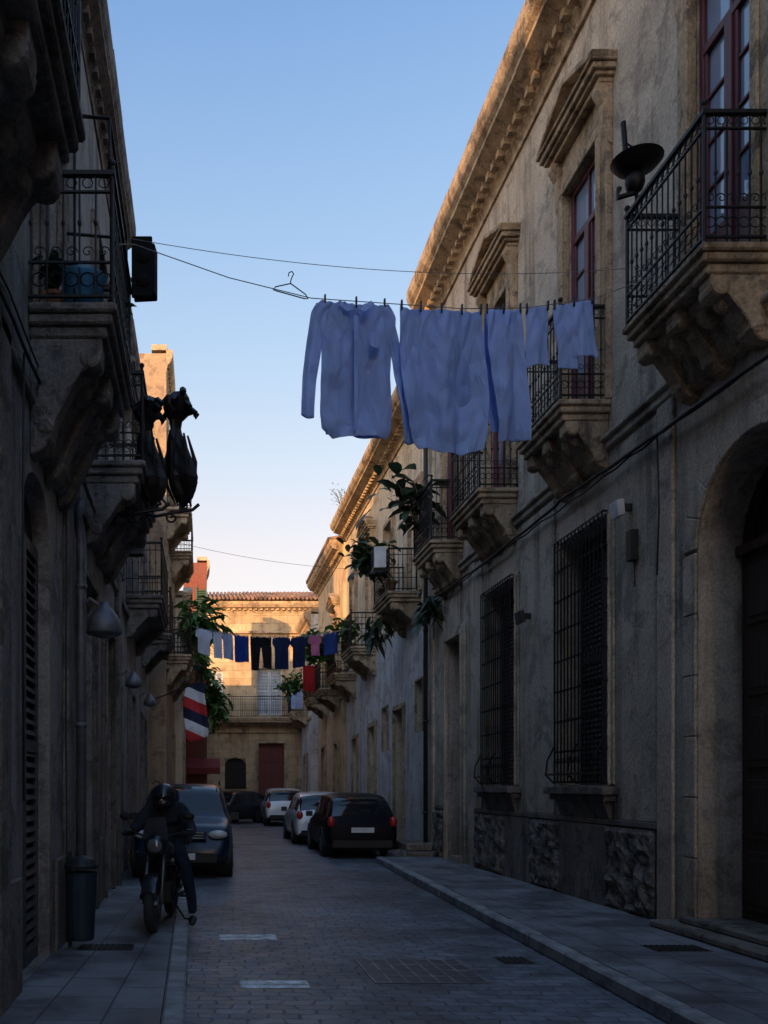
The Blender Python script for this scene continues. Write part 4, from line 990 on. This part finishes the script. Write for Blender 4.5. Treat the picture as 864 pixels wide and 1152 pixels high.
    for s_ in (-1, 1): h.ball((s_ * hw * .72, yf + .09, hood - .22), (.17, .09, .075), 14, 8)
    for k in range(3): h.box(-hw * .45, hw * .45, yf - .016, yf - .008, hood - .28 + k * .045, hood - .27 + k * .045)
    h.obj('headlamps', P, LAMPG, smooth=True)
    h = MB(F)
    for s_ in (-1, 1): h.ball((s_ * hw * .84, yr - .05, H * .56), (.09, .07, .15 if suv else .12), 12, 8)
    h.obj('tail_lamps', P, REDG, smooth=True)
    h = MB(F); h.box(-.25, .25, yr - .0, yr + .022, H * .40, H * .40 + .11); h.box(-.25, .25, yf - .03, yf - .015, gc + .13, gc + .24); h.obj('number_plates', P, WHITEP)
    return P
NAVY = M('paint_navy', (.006, .015, .045), .3, 0, .1, 3, 0, .25, .15); DARKP = M('paint_aubergine', (.006, .005, .009), .4, 0, .1, 3, 0, .1, .0)
WHP = M('paint_white', (.78, .79, .8), .3, 0, .1, 3, 0, .6, .8); GREYP = M('paint_grey', (.02, .024, .03), .3, .0, .1, 3, 0, .3, .2)
car('parked_suv', -.35, 17.35, R(-1.5), 4.3, 1.76, 1.66, NAVY, True)
car('parked_hatchback', 3.5, 21.55, R(180), 3.8, 1.64, 1.46, DARKP)
car('parked_white_car', 3.3, 26.2, R(180), 4.0, 1.66, 1.46, WHP)
car('parked_white_van', 3.3, 37.8, R(180), 4.2, 1.7, 1.55, WHP, True)
car('parked_grey_car', 1.1, 38.8, R(-40), 3.9, 1.66, 1.45, GREYP)

# ------------------------------------------------------------------ MOTORCYCLE AND RIDER
BX, BY, YAW = -.52, 8.95, R(-6)
cs, sn = math.cos(YAW), math.sin(YAW)
FB = lambda a, b, c: Vector((BX + a * cs - b * sn, BY + a * sn + b * cs, c * .93 + .13))
P = grp('motorcycle', (BX, BY, .13))
m = MB(FB)
for yy in (0, 1.28):
    pts = [(0, yy + .26 * math.cos(i * math.pi / 12), .31 + .26 * math.sin(i * math.pi / 12)) for i in range(25)]
    m.tube(pts, .052, 8, False)
m.obj('tyres', P, RUBBER, smooth=True)
m = MB(FB)
for yy in (0, 1.28):
    m.tube([(0, yy + .215 * math.cos(i * math.pi / 12), .31 + .215 * math.sin(i * math.pi / 12)) for i in range(25)], .018, 6, False)
    for k in range(14):
        a = k * math.pi / 7; m.tube([((-.03 if k % 2 else .03), yy, .31), (0, yy + .21 * math.cos(a), .31 + .21 * math.sin(a))], .004, 4)
    m.lathe((0, yy, .31), [(.04, -.06), (.045, -.05), (.045, .05), (.04, .06)], 12, 0)
m.lathe((.06, 0, .31), [(.10, 0), (.10, .006), (.04, .006)], 18, 0)
for s_ in (-1, 1):
    m.tube([(s_ * .085, 0, .31), (s_ * .085, .12, .62), (s_ * .08, .26, 1.0)], [.024, .024, .018], 8)
m.tube([(.14, .75, .32), (.15, 1.1, .3), (.17, 1.55, .42)], [.03, .04, .05], 10)
m.obj('forks_rims_exhaust', P, M('dull_steel', (.12, .12, .125), .4, .8), smooth=True)
m = MB(FB)
for s_ in (-1, 1):
    m.tube([(0, .27, 1.0), (s_ * .12, .27, 1.03), (s_ * .25, .30, 1.07), (s_ * .38, .38, 1.05)], .013, 7)
    m.tube([(s_ * .27, .36, 1.06), (s_ * .39, .40, 1.05)], .02, 8)
    m.tube([(s_ * .24, .30, 1.07), (s_ * .31, .27, 1.2)], .007, 5); m.ball((s_ * .33, .27, 1.25), (.065, .02, .045), 12, 7)
    m.tube([(s_ * .34, .30, 1.05), (s_ * .22, .28, 1.05)], .006, 4)
    m.tube([(s_ * .05, .15, .85), (s_ * .17, .13, .86)], .01, 5); m.ball((s_ * .18, .13, .86), (.03, .03, .025), 8, 6)
    m.tube([(s_ * .06, 1.28, .31), (s_ * .08, .75, .40)], .02, 6); m.tube([(s_ * .09, 1.25, .34), (s_ * .1, 1.15, .74)], .03, 8)
    m.tube([(s_ * .1, .78, .30), (s_ * .24, .78, .30)], .014, 6)
m.tube([(0, .30, .92), (0, .40, .55), (0, .55, .28), (0, .9, .27), (0, .95, .5), (0, 1.0, .72), (0, 1.5, .78)], .022, 7)
m.tube([(0, .32, .88), (0, .9, .72)], .025, 7)
m.box(-.12, .12, .45, .82, .26, .5); m.lathe((0, .48, .5), [(.075, 0), (.085, .02), (.07, .03), (.085, .05), (.07, .06), (.085, .08), (.07, .09), (.085, .11), (.06, .16)], 12)
m.ball((.12, .62, .36), (.05, .1, .1), 12, 8); m.ball((-.12, .62, .36), (.05, .1, .1), 12, 8)
m.tube([(.06, .8, .3), (.2, .9, .03)], .012, 5); m.tube([(.2, .9, .02), (.26, .88, .015)], .012, 5)
m.tube([(-.16, .38, .42), (-.18, .4, .7), (.18, .4, .7), (.16, .38, .42)], .014, 6)
m.obj('frame_engine_handlebar', P, IRON, bevel=.01)
m = MB(FB)   # fenders, tank, seat, shield
for yy, a0, a1 in ((0, 20, 150), (1.28, 10, 120)):
    K = 10
    for k in range(K):
        q0, q1 = R(a0 + (a1 - a0) * k / K), R(a0 + (a1 - a0) * (k + 1) / K); rr = .345
        p0, p1 = (yy + rr * math.cos(q0), .31 + rr * math.sin(q0)), (yy + rr * math.cos(q1), .31 + rr * math.sin(q1))
        m.add([(-.07, p0[0], p0[1] - .02), (0, p0[0], p0[1]), (.07, p0[0], p0[1] - .02), (-.07, p1[0], p1[1] - .02), (0, p1[0], p1[1]), (.07, p1[0], p1[1] - .02)], [(0, 1, 4, 3), (1, 2, 5, 4)])
m.ball((0, .58, .84), (.15, .27, .14), 18, 12); m.ball((0, 1.3, .80), (.12, .3, .09), 14, 8)
m.ball((0, .2, .93), (.13, .13, .13), 16, 10)
m.ball((.13, .95, .62), (.05, .16, .12), 10, 8); m.ball((-.13, .95, .62), (.05, .16, .12), 10, 8)
m.add([(-.14, .14, 1.0), (.14, .14, 1.0), (.1, .22, 1.24), (-.1, .22, 1.24)], [(0, 1, 2, 3)])
m.obj('tank_and_bodywork', P, M('bike_paint_black', (.012, .012, .015), .3, .0, .1, 3, 0, .3, .3), smooth=True)
m = MB(FB); m.ball((0, 1.05, .86), (.14, .36, .06), 16, 8); m.box(-.2, .2, 1.36, 1.70, .86, 1.16)
m.box(-.32, -.16, 1.0, 1.5, .42, .78); m.obj('seat_and_luggage', P, BLACKP, bevel=.03)
m = MB(FB); m.lathe((0, .065, .93), [(.02, 0), (.065, .005), (.08, .02), (.085, .04)], 18, 1); m.obj('headlamp_glass', P, LAMPD, smooth=True)
m = MB(FB); m.box(-.09, .09, 1.71, 1.72, .5, .64); m.obj('number_plate', P, WHITEP)

P = grp('motorcycle_rider', (BX, BY + .9, .13))
def skin(name, verts, edges, rad, mat, root=0, sub=2):
    me = bpy.data.meshes.new(name); off = P.location
    me.from_pydata([tuple(FB(*v) - off) for v in verts], edges, []); o = bpy.data.objects.new(name, me); sc.collection.objects.link(o); o.parent = P
    s = o.modifiers.new('skin', 'SKIN'); s.use_smooth_shade = True
    for i, r_ in enumerate(rad):
        sv = me.skin_vertices[0].data[i]; sv.radius = r_ if isinstance(r_, tuple) else (r_, r_); sv.use_root = (i == root)
    q = o.modifiers.new('sub', 'SUBSURF'); q.levels = sub; q.render_levels = sub; me.materials.append(mat); return o
JACK = cloth_mat('dark_jacket', (.02, .022, .028), .0); JEAN = cloth_mat('dark_jeans', (.015, .02, .035), .0); SKINM = M('skin', (.35, .2, .14), .5, 0, .15, 20, .05)
V = [(0, .97, .90), (0, .96, 1.02), (0, .90, 1.18), (0, .84, 1.30), (0, .80, 1.38), (0, .76, 1.45),
     (-.16, .84, 1.30), (-.21, .82, 1.26), (-.31, .68, 1.08), (-.33, .50, 1.07), (-.33, .41, 1.07),
     (.16, .84, 1.30), (.21, .82, 1.26), (.31, .68, 1.08), (.33, .50, 1.07), (.33, .41, 1.07)]
E = [(0, 1), (1, 2), (2, 3), (3, 4), (4, 5), (3, 6), (6, 7), (7, 8), (8, 9), (9, 10), (3, 11), (11, 12), (12, 13), (13, 14), (14, 15)]
skin('jacket_torso_and_arms', V, E, [(.18, .15), (.175, .14), (.19, .145), (.18, .13), .065, .055, .10, .085, .064, .05, .038, .10, .085, .064, .05, .038], JACK)
V = [(0, .98, .90), (-.1, .95, .88), (-.2, .60, .80), (-.21, .62, .78), (-.20, .74, .42), (-.20, .76, .36),
     (.1, .95, .88), (.22, .62, .74), (.24, .62, .70), (.31, .66, .32), (.33, .66, .10)]
E = [(0, 1), (1, 2), (2, 3), (3, 4), (4, 5), (0, 6), (6, 7), (7, 8), (8, 9), (9, 10)]
skin('trousers', V, E, [(.16, .13), .11, .078, .075, .06, .05, .11, .078, .075, .06, .05], JEAN)
V = [(-.20, .80, .33), (-.20, .70, .33), (-.20, .58, .31), (-.20, .52, .31)]
skin('shoe', V, [(0, 1), (1, 2), (2, 3)], [.045, .05, .045, .03], BLACKP)
V = [(.33, .70, .05), (.33, .62, .05), (.34, .50, .035), (.345, .44, .03)]
skin('shoe', V, [(0, 1), (1, 2), (2, 3)], [.045, .05, .04, .028], BLACKP)
m = MB(FB)   # hands: palm plus five separate fingers curled round the grips
for s_ in (-1, 1):
    m.ball((s_ * .33, .405, 1.085), (.042, .045, .02), 12, 8)
    for k, ln in enumerate((.9, 1.0, .95, .78)):
        x = s_ * (.30 + k * .021)
        m.tube([(x, .39, 1.095), (x, .36 , 1.09 ), (x, .345, 1.06), (x, .36, 1.035), (x, .385 + .01 * ln, 1.03)], [.010, .0095, .009, .0085, .007], 7)
    m.tube([(s_ * .30, .42, 1.07), (s_ * .275, .41, 1.05), (s_ * .265, .39, 1.035), (s_ * .27, .375, 1.03)], [.012, .011, .0095, .008], 7)
m.obj('gloved_hands', P, BLACKP, smooth=True)
m = MB(FB); hx, hy, hz = 0, .73, 1.47
m.ball((hx, hy, hz), (.135, .15, .15), 22, 14); m.ball((hx, hy - .07, hz - .085), (.095, .085, .06), 16, 8); m.obj('helmet', P, M('helmet_black', (.012, .012, .015), .35, 0, .1, 3, 0, .4, .3), smooth=True)
m = MB(FB); m.ball((hx, hy - .045, hz - .005), (.118, .118, .055), 20, 8); m.obj('visor', P, CGLASS, smooth=True)
m = MB(FB)   # face behind the visor and jaw
m.ball((hx, hy - .05, hz - .05), (.072, .095, .09), 16, 12); m.ball((hx, hy - .148, hz - .045), (.013, .018, .02), 8, 6)
for s_ in (-1, 1): m.ball((hx + s_ * .03, hy - .135, hz - .015), (.013, .01, .008), 8, 6)
m.ball((hx, hy - .138, hz - .09), (.024, .01, .007), 8, 6); m.obj('face', P, SKINM, smooth=True)

# ------------------------------------------------------------------ LIGHT, SKY, CAMERA
az = math.atan2(.50, .866); el = R(10.5)
dirv = Vector((math.sin(az) * math.cos(el), math.cos(az) * math.cos(el), -math.sin(el)))
sl = bpy.data.lights.new('sun', 'SUN'); sl.energy = 6.5; sl.angle = R(.5); sl.color = (1, .56, .25)
so = bpy.data.objects.new('sun', sl); so.rotation_euler = dirv.to_track_quat('-Z', 'Y').to_euler(); so.location = (-10, -20, 20); sc.collection.objects.link(so)
wd = bpy.data.worlds.new('World'); sc.world = wd; wd.use_nodes = True; nt = wd.node_tree
sky = nt.nodes.new('ShaderNodeTexSky'); sky.sky_type = 'NISHITA'; sky.sun_disc = False; sky.sun_elevation = el
sky.sun_rotation = math.atan2(-dirv.x, -dirv.y) % (2 * math.pi); sky.air_density = 1.0; sky.dust_density = 1.0; sky.ozone_density = 1.0
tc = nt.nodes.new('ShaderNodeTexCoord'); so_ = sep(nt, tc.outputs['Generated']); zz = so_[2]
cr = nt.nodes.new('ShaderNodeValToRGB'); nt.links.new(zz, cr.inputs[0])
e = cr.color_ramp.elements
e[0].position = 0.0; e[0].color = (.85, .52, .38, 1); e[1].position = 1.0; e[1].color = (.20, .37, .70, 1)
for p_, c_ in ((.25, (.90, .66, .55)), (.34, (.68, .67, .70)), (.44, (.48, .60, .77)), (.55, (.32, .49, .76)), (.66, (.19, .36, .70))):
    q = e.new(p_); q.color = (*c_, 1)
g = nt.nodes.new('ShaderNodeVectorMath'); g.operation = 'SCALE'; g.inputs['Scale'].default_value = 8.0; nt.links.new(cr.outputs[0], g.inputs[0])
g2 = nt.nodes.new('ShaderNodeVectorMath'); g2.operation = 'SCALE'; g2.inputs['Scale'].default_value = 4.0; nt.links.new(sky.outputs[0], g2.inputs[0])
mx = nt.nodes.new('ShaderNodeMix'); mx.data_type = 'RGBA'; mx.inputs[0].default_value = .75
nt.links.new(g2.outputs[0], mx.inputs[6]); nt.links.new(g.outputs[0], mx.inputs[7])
# sky behind the camera is boosted, added fill light for the shaded street
back_fill = rng(nt, mth(nt, 'MULTIPLY', so_[1], -1.0), -.25, .6, 0, 1)
fill_tint = mix(nt, back_fill, (1, 1, 1), (2.3, 2.2, 2.15))
fin = mix(nt, 1.0, mx.outputs[2], fill_tint, 'MULTIPLY')
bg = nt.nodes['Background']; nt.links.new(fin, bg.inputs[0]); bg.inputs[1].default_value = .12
cam = bpy.data.cameras.new('camera'); co = bpy.data.objects.new('camera', cam); sc.collection.objects.link(co)
co.location = (0, 0, 1.6); co.rotation_euler = (R(90), 0, 0)
cam.sensor_fit = 'VERTICAL'; cam.sensor_height = 36; cam.lens = 31.25; cam.shift_x = 202 / 1152; cam.shift_y = 309 / 1152
cam.clip_start = .1; cam.clip_end = 2000
sc.camera = co
sc.view_settings.view_transform = 'Standard'; sc.view_settings.look = 'None'; sc.view_settings.exposure = 0
